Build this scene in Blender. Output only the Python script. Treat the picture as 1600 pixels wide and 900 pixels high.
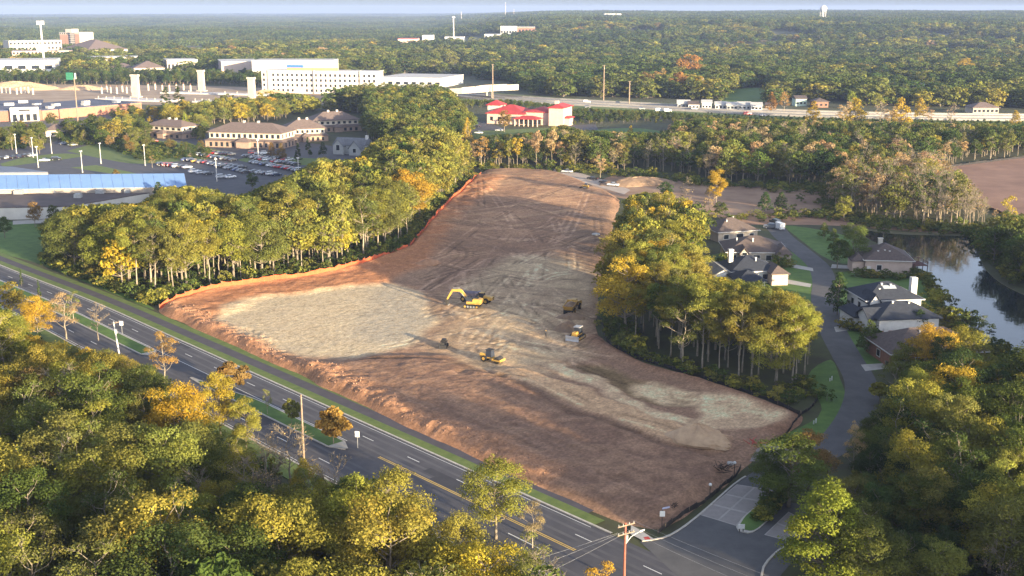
import bpy, bmesh, math, random
import numpy as np
from mathutils import Vector, Matrix

# ------------------------------------------------------------------ camera, sky, sun, exposure
for o in list(bpy.data.objects): bpy.data.objects.remove(o)
S = bpy.context.scene
FPX, CAMH = 1760.0, 68.0
PITCH = math.atan(435/FPX)
cam = bpy.data.cameras.new('camera'); camo = bpy.data.objects.new('camera', cam)
S.collection.objects.link(camo); S.camera = camo
cam.sensor_width = 36.0; cam.lens = 36.0*FPX/1600.0
cam.clip_start = 1.0; cam.clip_end = 60000
camo.location = (0, 0, CAMH); camo.rotation_euler = (math.pi/2-PITCH, 0, 0)

SUN_ELEV = math.radians(7.5)
SUN_DIR = Vector((0.665, -0.747, 0)).normalized()          # towards the sun, horizontally
world = bpy.data.worlds.new('World'); S.world = world; world.use_nodes = True
wn = world.node_tree; bg = wn.nodes['Background']
sky = wn.nodes.new('ShaderNodeTexSky'); sky.sky_type = 'NISHITA'; sky.sun_disc = False
sky.sun_elevation = SUN_ELEV; sky.sun_rotation = math.atan2(SUN_DIR.x, SUN_DIR.y)
sky.air_density = 0.75; sky.dust_density = 1.6; sky.ozone_density = 3.5
hs = wn.nodes.new('ShaderNodeHueSaturation'); hs.inputs['Saturation'].default_value = 0.48      # a thinly veiled evening sky
wn.links.new(sky.outputs[0], hs.inputs['Color']); wn.links.new(hs.outputs[0], bg.inputs[0]); bg.inputs[1].default_value = 0.15
sun = bpy.data.lights.new('sun', 'SUN'); suno = bpy.data.objects.new('sun', sun)
S.collection.objects.link(suno); sun.energy = 4.9; sun.angle = math.radians(0.6); sun.color = (1.0, 0.81, 0.52)
sd = Vector((SUN_DIR.x*math.cos(SUN_ELEV), SUN_DIR.y*math.cos(SUN_ELEV), math.sin(SUN_ELEV)))
suno.rotation_euler = sd.to_track_quat('Z', 'Y').to_euler(); suno.location = (150, -150, 120)
S.view_settings.view_transform = 'Standard'; S.view_settings.look = 'None'
S.view_settings.exposure = 1.95; S.view_settings.gamma = 1.0
S.render.engine = 'CYCLES'
S.cycles.max_bounces = 5; S.cycles.diffuse_bounces = 3; S.cycles.glossy_bounces = 2
S.cycles.transmission_bounces = 3; S.cycles.volume_bounces = 0; S.cycles.transparent_max_bounces = 6
S.cycles.use_denoising = True

# ------------------------------------------------------------------ helpers
R = math.radians
rng = random.Random(7); nr = np.random.default_rng(11)
CP, SP = math.cos(PITCH), math.sin(PITCH)
def G(x, y, z=0.0):
    """ground point (at height z) seen in direction (x, y) of the survey photo grid 1600x900"""
    dx = (x-800)/FPX; dy = (450-y)/FPX
    t = (z-CAMH)/(-SP+dy*CP)
    return Vector((dx*t, (CP+dy*SP)*t, z))
def P(x, y, z):
    """the inverse: world to grid, works on arrays"""
    zz = z-CAMH
    d = y*CP-zz*SP; u = y*SP+zz*CP
    return 800+FPX*x/d, 450-FPX*u/d
def GL(pts, z=0.0): return [G(a, b, z) for a, b in pts]

def mat(name, c1, c2=None, rough=0.8, scale=1.0, bump=0.0, metal=0.0, spec=0.3, detail=4.0, coord='Object'):
    m = bpy.data.materials.get(name)
    if m: return m
    m = bpy.data.materials.new(name); m.use_nodes = True
    nt = m.node_tree; b = nt.nodes['Principled BSDF']
    b.inputs['Roughness'].default_value = rough; b.inputs['Metallic'].default_value = metal
    b.inputs['Specular IOR Level'].default_value = spec
    if c2 is None: c2 = tuple(x*0.82 for x in c1)
    tc = nt.nodes.new('ShaderNodeTexCoord'); n = nt.nodes.new('ShaderNodeTexNoise')
    n.inputs['Scale'].default_value = scale; n.inputs['Detail'].default_value = detail
    n.inputs['Roughness'].default_value = 0.65
    nt.links.new(tc.outputs[coord], n.inputs['Vector'])
    r = nt.nodes.new('ShaderNodeValToRGB'); r.color_ramp.elements[0].position = 0.33; r.color_ramp.elements[1].position = 0.68
    r.color_ramp.elements[0].color = (*c2, 1); r.color_ramp.elements[1].color = (*c1, 1)
    nt.links.new(n.outputs['Fac'], r.inputs[0]); nt.links.new(r.outputs[0], b.inputs['Base Color'])
    if bump:
        bp = nt.nodes.new('ShaderNodeBump'); bp.inputs['Strength'].default_value = 0.7; bp.inputs['Distance'].default_value = bump
        nt.links.new(n.outputs['Fac'], bp.inputs['Height']); nt.links.new(bp.outputs[0], b.inputs['Normal'])
    return m

class MB:
    def __init__(s): s.v = []; s.f = []; s.m = []
    def poly(s, pts, mi=0):
        k = len(s.v); s.v += [tuple(p) for p in pts]; s.f.append(tuple(range(k, k+len(pts)))); s.m.append(mi)
    def mesh(s, vs, fs, mi=0):
        k = len(s.v); s.v += [tuple(p) for p in vs]; s.f += [tuple(i+k for i in f) for f in fs]; s.m += [mi]*len(fs)
    def box(s, x0, y0, z0, x1, y1, z1, mi=0, M=None, taper=0.0):
        t = taper
        vs = [Vector(p) for p in ((x0,y0,z0),(x1,y0,z0),(x1,y1,z0),(x0,y1,z0),(x0+t,y0+t,z1),(x1-t,y0+t,z1),(x1-t,y1-t,z1),(x0+t,y1-t,z1))]
        if M is not None: vs = [M @ v for v in vs]
        s.mesh(vs, [(3,2,1,0),(4,5,6,7),(0,1,5,4),(1,2,6,5),(2,3,7,6),(3,0,4,7)], mi)
    def prism(s, pts, z0, z1, mi=0):
        n = len(pts)
        vs = [(p[0], p[1], z0) for p in pts]+[(p[0], p[1], z1) for p in pts]
        s.mesh(vs, [tuple(reversed(range(n))), tuple(range(n, 2*n))]+[(i,(i+1)%n,(i+1)%n+n,i+n) for i in range(n)], mi)
    def profile(s, pts, x0, x1, mi=0, M=None, inset=0.0):
        """polygon in (y,z) extruded along x; inset narrows the points above the mean height"""
        n = len(pts); zm = sum(p[1] for p in pts)/n
        ins = [inset if p[1] > zm else 0.0 for p in pts]
        vs = [Vector((x0+ins[i], p[0], p[1])) for i, p in enumerate(pts)]+[Vector((x1-ins[i], p[0], p[1])) for i, p in enumerate(pts)]
        if M is not None: vs = [M @ v for v in vs]
        s.mesh(vs, [tuple(range(n)), tuple(reversed(range(n, 2*n)))]+[((i+1)%n,i,i+n,(i+1)%n+n) for i in range(n)], mi)
    def tube(s, p0, p1, r0, r1=None, n=6, mi=0, cap=True):
        r1 = r0 if r1 is None else r1
        p0, p1 = Vector(p0), Vector(p1); d = (p1-p0)
        if d.length < 1e-6: return
        q = d.to_track_quat('Z', 'Y'); a = q @ Vector((1,0,0)); b = q @ Vector((0,1,0))
        vs = []
        for p, r in ((p0, r0), (p1, r1)):
            for i in range(n):
                t = 2*math.pi*i/n; vs.append(p+a*(r*math.cos(t))+b*(r*math.sin(t)))
        fs = [(i,(i+1)%n,(i+1)%n+n,i+n) for i in range(n)]
        if cap: fs += [tuple(reversed(range(n))), tuple(range(n, 2*n))]
        s.mesh(vs, fs, mi)
    def path(s, pts, rs, n=6, mi=0):
        for i in range(len(pts)-1): s.tube(pts[i], pts[i+1], rs[i], rs[i+1], n, mi, cap=(i in (0, len(pts)-2)))
    def wheel(s, c, r, w, axis='x', n=14, mi=0):
        c = Vector(c); d = Vector((w/2,0,0)) if axis == 'x' else Vector((0,w/2,0)); s.tube(c-d, c+d, r, r, n, mi)
    def hip(s, x0, y0, x1, y1, z, h, ov=0.5, th=0.18, mi=0, along=None):
        x0 -= ov; y0 -= ov; x1 += ov; y1 += ov; w = x1-x0; d = y1-y0
        xl = (w >= d) if along is None else along == 'x'
        if xl: k = min(d/2, w/2*0.98); a = (x0+k, (y0+y1)/2, z+th+h); b = (x1-k, (y0+y1)/2, z+th+h)
        else: k = min(w/2, d/2*0.98); a = ((x0+x1)/2, y0+k, z+th+h); b = ((x0+x1)/2, y1-k, z+th+h)
        lo = [(x0,y0,z),(x1,y0,z),(x1,y1,z),(x0,y1,z)]; up = [(p[0],p[1],z+th) for p in lo]
        vs = lo+up+[a, b]
        fs = [(3,2,1,0),(0,1,5,4),(1,2,6,5),(2,3,7,6),(3,0,4,7)]
        fs += [(4,5,9,8),(5,6,9),(6,7,8,9),(7,4,8)] if xl else [(4,5,8),(5,6,9,8),(6,7,9),(7,4,8,9)]
        s.mesh(vs, fs, mi)
    def gable(s, x0, y0, x1, y1, z, h, ov=0.4, th=0.18, along='x', mi=0):
        x0 -= ov; y0 -= ov; x1 += ov; y1 += ov
        if along == 'x':
            ym = (y0+y1)/2; s.profile([(y0,z),(y1,z),(y1,z+th),(ym,z+th+h),(y0,z+th)][::-1], x0, x1, mi)
        else:
            xm = (x0+x1)/2
            pts = [(x0,z),(x1,z),(x1,z+th),(xm,z+th+h),(x0,z+th)]
            vs = [(p[0],y0,p[1]) for p in pts]+[(p[0],y1,p[1]) for p in pts]
            s.mesh(vs, [(0,1,2,3,4),(9,8,7,6,5)]+[((i+1)%5,i,i+5,(i+1)%5+5) for i in range(5)], mi)
    def data(s, name, mats, smooth=False):
        me = bpy.data.meshes.new(name); me.from_pydata(s.v, [], s.f)
        for m in (mats if isinstance(mats, (list, tuple)) else [mats]): me.materials.append(m)
        me.polygons.foreach_set('material_index', s.m)
        if smooth: me.polygons.foreach_set('use_smooth', [True]*len(s.f))
        bm = bmesh.new(); bm.from_mesh(me); bmesh.ops.recalc_face_normals(bm, faces=bm.faces); bm.to_mesh(me); bm.free()
        me.update(); return me
    def build(s, name, mats, parent=None, smooth=False, bevel=0.0):
        o = link(name, s.data(name, mats, smooth), parent)
        if bevel:
            md = o.modifiers.new('bevel', 'BEVEL'); md.width = bevel; md.segments = 2; md.limit_method = 'ANGLE'
        return o
def link(name, me, parent=None):
    o = bpy.data.objects.new(name, me); S.collection.objects.link(o)
    if parent is not None: o.parent = parent
    return o
def tag(o, label=None, cat=None, group=None, kind=None):
    if label: o['label'] = label
    if cat: o['category'] = cat
    if group: o['group'] = group
    if kind: o['kind'] = kind
    return o
def thing(name, label, cat, loc=(0,0,0), rz=0.0, group=None):
    o = link(name, None); o.location = loc; o.rotation_euler = (0,0,rz); o.empty_display_size = 0.5
    return tag(o, label, cat, group)
def dup(root, loc, rz, label=None, group=None, scale=None):
    def cp(o, parent):
        c = o.copy(); S.collection.objects.link(c)
        if parent is not None: c.parent = parent
        for ch in o.children: cp(ch, c)
        return c
    r = cp(root, None); r.location = loc; r.rotation_euler = (0,0,rz)
    if scale: r.scale = (scale,)*3
    if label: r['label'] = label
    if group: r['group'] = group
    return r
def structure(name, me_or_mb, mats):
    o = me_or_mb.build(name, mats); o['kind'] = 'structure'; return o

def inpoly(px, py, poly):
    px = np.asarray(px, float); py = np.asarray(py, float); c = np.zeros(px.shape, bool); n = len(poly)
    for i in range(n):
        x0, y0 = poly[i][0], poly[i][1]; x1, y1 = poly[(i+1)%n][0], poly[(i+1)%n][1]
        if y0 == y1: continue
        k = ((y0 > py) != (y1 > py)) & (px < (x1-x0)*(py-y0)/(y1-y0)+x0); c ^= k
    return c
def vnoise(x, y, s, seed):
    """value noise, vectorised"""
    x = np.asarray(x)/s; y = np.asarray(y)/s
    xi = np.floor(x).astype(np.int64); yi = np.floor(y).astype(np.int64); xf = x-xi; yf = y-yi
    def h(a, b):
        n = (a*374761393+b*668265263+seed*974711) & 0x7fffffff
        n = ((n ^ (n >> 13))*1274126177) & 0x7fffffff
        return ((n ^ (n >> 16)) & 0xffff)/65535.0
    u = xf*xf*(3-2*xf); v = yf*yf*(3-2*yf)
    return (h(xi,yi)*(1-u)+h(xi+1,yi)*u)*(1-v)+(h(xi,yi+1)*(1-u)+h(xi+1,yi+1)*u)*v
def fbm(x, y, s, seed, o=4):
    t = 0; a = 0.5; n = 0
    for i in range(o): t = t+a*vnoise(x, y, s/2**i, seed+i*17); n += a; a *= 0.5
    return t/n
def sstep(a, b, x):
    t = np.clip((x-a)/(b-a), 0, 1); return t*t*(3-2*t)
def seg_dist(x, y, line):
    d = np.full(np.shape(x), 1e9)
    for i in range(len(line)-1):
        ax, ay = line[i][0], line[i][1]; bx, by = line[i+1][0], line[i+1][1]
        L = (bx-ax)**2+(by-ay)**2; t = np.clip(((x-ax)*(bx-ax)+(y-ay)*(by-ay))/L, 0, 1)
        d = np.minimum(d, np.hypot(x-ax-t*(bx-ax), y-ay-t*(by-ay)))
    return d
def smooth_line(pts, step=4.0):
    """Catmull-Rom through 2-D points, resampled"""
    p = [Vector((a[0], a[1], 0)) for a in pts]; p = [p[0]*2-p[1]]+p+[p[-1]*2-p[-2]]; out = []
    for i in range(1, len(p)-2):
        n = max(1, int((p[i+1]-p[i]).length/step))
        for k in range(n):
            t = k/n; a, b, c, d = p[i-1], p[i], p[i+1], p[i+2]
            out.append(0.5*((2*b)+(c-a)*t+(2*a-5*b+4*c-d)*t*t+(3*b-a-3*c+d)*t**3))
    out.append(p[-2]); return out
def offset_line(line, o):
    """o > 0: to the right of the direction of travel"""
    out = []
    for i, p in enumerate(line):
        d = (line[min(i+1, len(line)-1)]-line[max(i-1, 0)]).normalized(); out.append(Vector((p.x+d.y*o, p.y-d.x*o, p.z)))
    return out
def strip(line, o0, o1, z, mb, i0=0, i1=None, zb=None):
    a = offset_line(line, o0)[i0:i1]; b = offset_line(line, o1)[i0:i1]
    for i in range(len(a)-1):
        q = [(a[i].x,a[i].y,z),(a[i+1].x,a[i+1].y,z),(b[i+1].x,b[i+1].y,z),(b[i].x,b[i].y,z)]
        mb.poly(q)
        if zb is not None:
            mb.poly([(a[i].x,a[i].y,zb),(a[i+1].x,a[i+1].y,zb),q[1],q[0]]); mb.poly([(b[i].x,b[i].y,zb),(b[i+1].x,b[i+1].y,zb),q[2],q[3]])
def terrain_z(x, y):
    x = np.asarray(x, float); y = np.asarray(y, float); d = np.hypot(x, y)
    az = x/np.maximum(y, 1.0)
    right = sstep(-0.10, 0.05, az)*(y > 0)
    h = 38*sstep(1400, 3000, d)*right+10*sstep(2600, 5000, d)*right*(0.5+fbm(x, y, 1500, 5, 3))
    h = h+26*sstep(1300, 2600, d)*(fbm(x, y, 800, 8, 3)-0.48)
    h = h-14*sstep(6000, 11000, d)*right+sstep(5000, 9000, d)*16*(1-right)*(fbm(x, y, 3000, 9, 2)-0.1)
    return h
def tz(x, y): return float(terrain_z(np.array([x]), np.array([y]))[0])
# ------------------------------------------------------------------ materials of the setting
M_ground = mat('ground_soil_grass', (0.075,0.085,0.03), (0.05,0.045,0.025), 0.95, 0.12, 0.05)
M_grass = mat('mown_grass', (0.105,0.175,0.035), (0.065,0.12,0.025), 0.9, 0.35, 0.03)
M_verge = mat('verge_grass', (0.14,0.175,0.045), (0.085,0.125,0.03), 0.9, 0.5, 0.03)
M_asphalt = mat('asphalt', (0.088,0.084,0.092), (0.06,0.058,0.066), 0.85, 0.25, 0.0, detail=8)
M_asphalt2 = mat('old_asphalt', (0.115,0.11,0.11), (0.08,0.078,0.08), 0.9, 0.3, 0.0, detail=8)
M_path = mat('path_asphalt', (0.085,0.075,0.085), (0.062,0.056,0.065), 0.9, 0.4)
M_kerb = mat('kerb_concrete', (0.50,0.46,0.40), (0.36,0.33,0.29), 0.85, 1.2)
M_conc = mat('pale_concrete', (0.46,0.43,0.39), (0.34,0.32,0.29), 0.85, 0.6)
M_white = mat('white_paint', (0.78,0.77,0.74), (0.55,0.55,0.53), 0.7, 1.5)
M_yellow = mat('yellow_line_paint', (0.72,0.48,0.10), (0.55,0.36,0.08), 0.7, 1.5)
M_dirt = mat('bare_dirt', (0.38,0.25,0.16), (0.21,0.125,0.08), 0.95, 0.06, 0.15, detail=10)
M_sanddirt = mat('sandy_dirt', (0.40,0.30,0.21), (0.24,0.165,0.11), 0.95, 0.05, 0.15, detail=8)
M_bark = mat('grey_brown_bark', (0.27,0.225,0.17), (0.15,0.12,0.09), .95, 1.5, .03); M_barkp = mat('pale_bark', (0.36,0.30,0.225), (0.21,0.17,0.125), .95, 1.5, .03)
M_black = mat('black_plastic', (0.018,0.018,0.02), (0.01,0.01,0.012), 0.6, 2.0)
M_steel = mat('galvanised_steel', (0.45,0.45,0.44), (0.32,0.32,0.32), 0.5, 2.0, metal=0.4)
M_glass = mat('dark_window_glass', (0.03,0.035,0.045), (0.015,0.018,0.022), 0.12, 0.5, spec=0.6)

# ------------------------------------------------------------------ ground, one sheet to the horizon
fan = np.concatenate([np.linspace(R(-180), R(-32), 40, endpoint=False), np.linspace(R(-32), R(32), 150, endpoint=False), np.linspace(R(32), R(180), 40, endpoint=False)])
rings = np.concatenate([[0.01], np.linspace(60, 1000, 20), np.geomspace(1060, 15000, 80)])
aa, rr = np.meshgrid(fan, rings); gx = (rr*np.sin(aa)).ravel(); gy = (rr*np.cos(aa)).ravel()
gz = terrain_z(gx, gy); na, nrg = len(fan), len(rings)
faces = [(j*na+i, (j+1)*na+i, (j+1)*na+(i+1)%na, j*na+(i+1)%na)[::-1] for j in range(nrg-1) for i in range(na)]
gm = bpy.data.meshes.new('ground'); gm.from_pydata(np.stack([gx,gy,gz],1).tolist(), [], faces); gm.materials.append(M_ground)
gm.polygons.foreach_set('use_smooth', [True]*len(faces)); gm.update()
ground = link('ground', gm); ground['kind'] = 'structure'

def sheet(name, pts, z, m, px=True, smooth=True):
    pts = GL(pts) if px else [Vector((a, b, 0)) for a, b in pts]
    if smooth: pts = smooth_line([(p.x, p.y) for p in pts]+[(pts[0].x, pts[0].y)], 3.0)[:-1]
    mb = MB(); mb.poly([(p.x, p.y, z) for p in pts])
    me = bpy.data.meshes.new(name); me.from_pydata(mb.v, [], mb.f); me.materials.append(m)
    bm = bmesh.new(); bm.from_mesh(me); bmesh.ops.triangulate(bm, faces=bm.faces)
    bmesh.ops.recalc_face_normals(bm, faces=bm.faces)
    for f in bm.faces:
        if f.normal.z < 0: f.normal_flip()
    bm.to_mesh(me); bm.free()
    o = link(name, me); o['kind'] = 'structure'; return o

# ------------------------------------------------------------------ the divided road
ROAD = smooth_line([(-420,590),(-300,462),(-200,362),(-140.1,300.7),(-101.6,262.3),(-71.4,229.8),(-28.2,182.9),(13.2,138.1),(60,87.4),(130,11.8),(215,-80)], 3.0)
def ridx(px, py):
    g = G(px, py); return min(range(len(ROAD)), key=lambda i: (ROAD[i]-g).length)
def road_off(x, y):
    """signed distance from the far kerb: > 0 on the carriageways"""
    x = np.asarray(x, float); y = np.asarray(y, float)
    best = np.full(x.shape, 1e9); sg = np.zeros(x.shape)
    for i in range(0, len(ROAD)-1):
        a, b = ROAD[i], ROAD[i+1]; dx, dy = b.x-a.x, b.y-a.y; L = dx*dx+dy*dy
        t = np.clip(((x-a.x)*dx+(y-a.y)*dy)/L, 0, 1); ex = x-a.x-t*dx; ey = y-a.y-t*dy; d = np.hypot(ex, ey)
        s = np.where(ex*dy-ey*dx > 0, 1.0, -1.0); k = d < best; best = np.where(k, d, best); sg = np.where(k, s, sg)
    return best*sg
mb = MB(); strip(ROAD, 0, 17.6, 0.02, mb); structure('road', mb, M_asphalt)
iE0, iE1 = ridx(1012, 846), ridx(1180, 935)                 # mouth of the side street
mb = MB(); strip(ROAD, -2.3, -0.35, 0.135, mb, 0, iE0-2, zb=0); strip(ROAD, -6.5, -4.75, 0.11, mb, 0, iE0-3, zb=0); strip(ROAD, 17.95, 22, 0.12, mb, zb=0)
structure('grass_verge', mb, M_verge)
mb = MB(); strip(ROAD, -4.75, -2.3, 0.12, mb, 0, iE0-3, zb=0); structure('path', mb, M_path)
mb = MB(); strip(ROAD, -0.35, 0.0, 0.15, mb, 0, iE0-1, zb=0); strip(ROAD, 17.6, 17.95, 0.15, mb, zb=0); strip(ROAD, -0.35, 0.0, 0.15, mb, iE1, None, zb=0)
structure('kerb', mb, M_kerb)
def median(i0, i1, taper0):
    mk, mg = MB(), MB(); n = i1-i0
    A, B, C, D = [], [], [], []
    for k in range(n+1):
        t = k/n; w = 1.0
        if taper0: w = float(sstep(0.0, 0.45, np.array(t)))*0.72+0.28
        far = 10.5-3.5*w
        if k in (0, n): far, near = (far+10.5)/2-0.25, (far+10.5)/2+0.25
        else: near = 10.5
        for L, o in ((A, far), (B, min(far+0.3, near)), (C, max(near-0.3, far)), (D, near)): L.append(offset_line(ROAD, o)[i0+k])
    for k in range(n):
        for X, Y, m, z in ((A, B, mk, 0.15), (C, D, mk, 0.15), (B, C, mk if k in (0, n-1) else mg, 0.16)):
            m.poly([(X[k].x,X[k].y,z),(X[k+1].x,X[k+1].y,z),(Y[k+1].x,Y[k+1].y,z),(Y[k].x,Y[k].y,z)])
        for X in (A, D): mk.poly([(X[k].x,X[k].y,0),(X[k+1].x,X[k+1].y,0),(X[k+1].x,X[k+1].y,0.15),(X[k].x,X[k].y,0.15)])
    structure('median_kerb', mk, M_kerb); structure('median_grass', mg, M_grass)
med1 = (0, ridx(262, 552)); med2 = (ridx(352, 574), ridx(602, 683))
median(*med1, False); median(*med2, True)
mb = MB()
def dash(o, i, ln=3.0, w=0.14, m=mb):
    a = offset_line(ROAD, o-w/2); b = offset_line(ROAD, o+w/2)
    d = (ROAD[i+1]-ROAD[i]).normalized()*ln
    m.poly([(a[i].x,a[i].y,0.026),(a[i].x+d.x,a[i].y+d.y,0.026),(b[i].x+d.x,b[i].y+d.y,0.026),(b[i].x,b[i].y,0.026)])
i0 = ridx(587, 676)
for k in range(-40, 16):
    i = i0+k*4
    if 0 <= i < len(ROAD)-3 and not (iE0+3 < i < iE1): dash(3.5, i); dash(14.0, i+1)
strip(ROAD, 6.55, 6.67, 0.026, mb, 0, med2[1]); strip(ROAD, 0.42, 0.52, 0.026, mb, 0, iE0-2)
strip(ROAD, 9.8, 9.95, 0.026, mb, ridx(880, 805), ridx(952, 838)); strip(ROAD, 17.0, 17.1, 0.026, mb)
structure('white_road_markings', mb, M_white)
mb = MB()
for o_ in (.95, 2.45, 4.5, 6.0, 11.4, 12.9, 15.0, 16.4): strip(ROAD, o_-.28, o_+.28, 0.0225, mb)
structure('worn_wheel_paths', mb, mat('worn_asphalt', (0.115,0.108,0.112), (0.072,0.069,0.075), .8, .12, detail=8))
mb = MB(); wr = random.Random(8)
for _ in range(26):
    i = wr.randrange(20, len(ROAD)-20); o_ = wr.choice((.2, 3.6, 10.7, 14.1)); strip(ROAD, o_, o_+wr.uniform(1.2, 2.9), 0.0242+.00005*_, mb, i, i+wr.randint(2, 5))
structure('asphalt_patches', mb, mat('patched_asphalt', (0.055,0.053,0.06), (0.042,0.04,0.046), .85, .5))
mb = MB(); strip(ROAD, 6.6, 6.75, 0.026, mb, med2[1]+2, iE0-1); strip(ROAD, 6.95, 7.1, 0.026, mb, med2[1]+2, iE0-1); structure('yellow_road_markings', mb, M_yellow)

# ------------------------------------------------------------------ side street, entry pavers, island
STREET = smooth_line([tuple(G(*p)[:2]) for p in ((1065,885),(1110,835),(1165,775),(1215,740),(1270,713),(1310,688),(1341,640),(1345,598),(1322,555),(1304,522),(1293,495),(1287,465),(1288,440),(1278,415),(1248,389),(1224,370),(1209,352))], 3.0)
mb = MB()
NS = len(STREET); iI = min(range(NS), key=lambda i: (STREET[i]-G(1270,713)).length)
strip(STREET, -3.0, 3.0, 0.03, mb, 0, None); structure('side_street', mb, M_asphalt2)
sheet('entry_apron', [(1000,847),(1044,838),(1096,803),(1150,770),(1262,790),(1262,850),(1215,905),(1190,960),(1090,930)], 0.034, M_asphalt2, smooth=False)
mb = MB(); kl = smooth_line([tuple(G(*p)[:2]) for p in ((1003,846),(1036,841),(1062,828),(1096,802),(1146,758),(1165,745))], 1.5); strip(kl, -0.13, 0.13, 0.15, mb, zb=0)
kl = smooth_line([tuple(G(*p)[:2]) for p in ((1300,850),(1240,850),(1208,868),(1190,900),(1210,960))], 1.5); strip(kl, -0.13, 0.13, 0.15, mb, zb=0); structure('entry_kerb', mb, M_kerb)
PV = mat('brushed_paver_concrete', (0.285,0.255,0.235), (0.235,0.21,0.195), 0.9, 0.7)
def quadlerp(q, u, v): return (q[0]*(1-u)+q[1]*u)*(1-v)+(q[3]*(1-u)+q[2]*u)*v
pave = sheet('entry_paving', [(1094,805),(1150,822),(1208,766),(1151,757)], 0.040, mat('paver_joint_concrete', (0.36,0.33,0.30), (0.30,0.275,0.25), .9, .8), smooth=False)
q = GL([(1094,805),(1150,822),(1208,766),(1151,757)])
for i in range(2):
    for j in range(3):
        c = [quadlerp(q, u, v) for u, v in ((i*.5+.03,j/3+.02),(i*.5+.47,j/3+.02),(i*.5+.47,j/3+.31),(i*.5+.03,j/3+.31))]
        mb = MB(); mb.prism(c, 0.03, 0.058); mb.build('paving_panel', PV, pave)
pave = sheet('entry_paving', [(1194,836),(1232,846),(1262,815),(1232,800)], 0.040, mat('paver_joint_concrete', (0.36,0.33,0.30), (0.30,0.275,0.25), .9, .8), smooth=False)
q = GL([(1194,836),(1232,846),(1262,815),(1232,800)])
for j in range(2):
    c = [quadlerp(q, u, v) for u, v in ((.04,j/2+.03),(.96,j/2+.03),(.96,j/2+.47),(.04,j/2+.47))]
    mb = MB(); mb.prism(c, 0.03, 0.058); mb.build('paving_panel', PV, pave)
isl = smooth_line([tuple(G(*p)[:2]) for p in ((1150,824),(1154,831),(1168,834),(1184,828),(1212,802),(1222,786),(1212,778),(1192,786),(1164,806),(1150,824))], 0.8)[:-1]
mb = MB(); mb.prism([(p.x,p.y) for p in isl], 0.0, 0.16); structure('island_kerb', mb, M_kerb)
cx = sum(p.x for p in isl)/len(isl); cy = sum(p.y for p in isl)/len(isl)
mb = MB(); mb.prism([(cx+(p.x-cx)*.86, cy+(p.y-cy)*.9) for p in isl], 0.1, 0.2); structure('island_grass', mb, M_grass)
sheet('kerb_ramp', [(986,822),(1004,832),(1024,845),(1004,846),(985,836)], 0.155, M_conc, smooth=False)
sheet('tactile_pad', [(1005,841),(1013,840),(1017,844),(1008,845)], 0.16, mat('red_tactile_paving', (0.50,0.06,0.05), (0.40,0.05,0.04), 0.8, 3), smooth=False)

# ------------------------------------------------------------------ lawns, drives, pond, lots
sheet('lawn', [(1188,692),(1225,697),(1272,690),(1318,652),(1322,622),(1312,590),(1298,562),(1262,588),(1284,640),(1250,668)], 0.012, M_grass)
sheet('lawn', [(1222,352),(1262,356),(1330,372),(1345,405),(1318,412),(1285,400),(1255,378)], 0.012, M_grass)
sheet('lawn', [(1100,400),(1190,385),(1240,395),(1272,420),(1272,470),(1180,480),(1110,470)], 0.012, M_grass)
sheet('lawn', [(1310,425),(1400,425),(1452,440),(1462,475),(1458,500),(1400,560),(1352,575),(1312,500),(1300,460)], 0.012, M_grass)
sheet('lawn', [(-40,345),(62,352),(70,392),(130,432),(205,462),(240,484),(160,452),(60,412),(-40,382)], 0.014, M_grass)
for q in (((1240,413),(1270,419),(1271,424),(1236,418)), ((1232,437),(1268,444),(1266,449),(1228,443)), ((1303,511),(1334,508),(1334,515),(1306,519)), ((1300,413),(1350,417),(1350,421),(1298,419)), ((1345,570),(1390,567),(1394,575),(1352,580))):
    sheet('driveway', q, 0.036, M_conc, smooth=False)
M_water = bpy.data.materials.new('pond_water'); M_water.use_nodes = True
_b = M_water.node_tree.nodes['Principled BSDF']; _b.inputs['Base Color'].default_value = (0.012,0.018,0.022,1); _b.inputs['Roughness'].default_value = 0.06; _b.inputs['IOR'].default_value = 1.33; _b.inputs['Specular IOR Level'].default_value = 0.9
_n = M_water.node_tree.nodes.new('ShaderNodeTexNoise'); _n.inputs['Scale'].default_value = 0.5; _t = M_water.node_tree.nodes.new('ShaderNodeTexCoord')
_p = M_water.node_tree.nodes.new('ShaderNodeBump'); _p.inputs['Strength'].default_value = 0.06; _p.inputs['Distance'].default_value = 0.3
M_water.node_tree.links.new(_t.outputs['Object'], _n.inputs['Vector']); M_water.node_tree.links.new(_n.outputs['Fac'], _p.inputs['Height']); M_water.node_tree.links.new(_p.outputs[0], _b.inputs['Normal'])
POND = [(1338,357),(1400,366),(1520,371),(1526,392),(1543,425),(1580,452),(1640,474),(1760,500),(1760,570),(1640,575),(1556,556),(1505,512),(1472,478),(1450,448),(1430,415),(1405,392),(1362,376)]
sheet('pond_bank', [(800+(a-1560)*1.04+760, 470+(b-470)*1.045) for a, b in POND], 0.02, mat('muddy_bank', (0.14,0.12,0.06), (0.08,0.075,0.035), 0.95, 0.4))
sheet('pond', POND, 0.05, M_water)
sheet('dirt_field', [(1472,262),(1600,247),(1760,240),(1780,350),(1600,345),(1560,330),(1505,318),(1470,290)], 0.015, mat('red_field_soil', (0.30,0.175,0.12), (0.19,0.105,0.075), .95, .05, .15, detail=10))
sheet('bare_soil', [(905,300),(962,274),(1040,280),(1130,290),(1290,296),(1300,325),(1150,338),(1085,330),(985,312)], 0.016, M_dirt)
sheet('dirt_track', [(1120,338),(1200,334),(1320,340),(1440,352),(1520,360),(1510,366),(1400,360),(1290,352),(1150,350)], 0.018, mat('orange_subsoil', (0.36,0.22,0.14), (0.24,0.135,0.085), 0.95, 0.15, 0.1))
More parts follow.
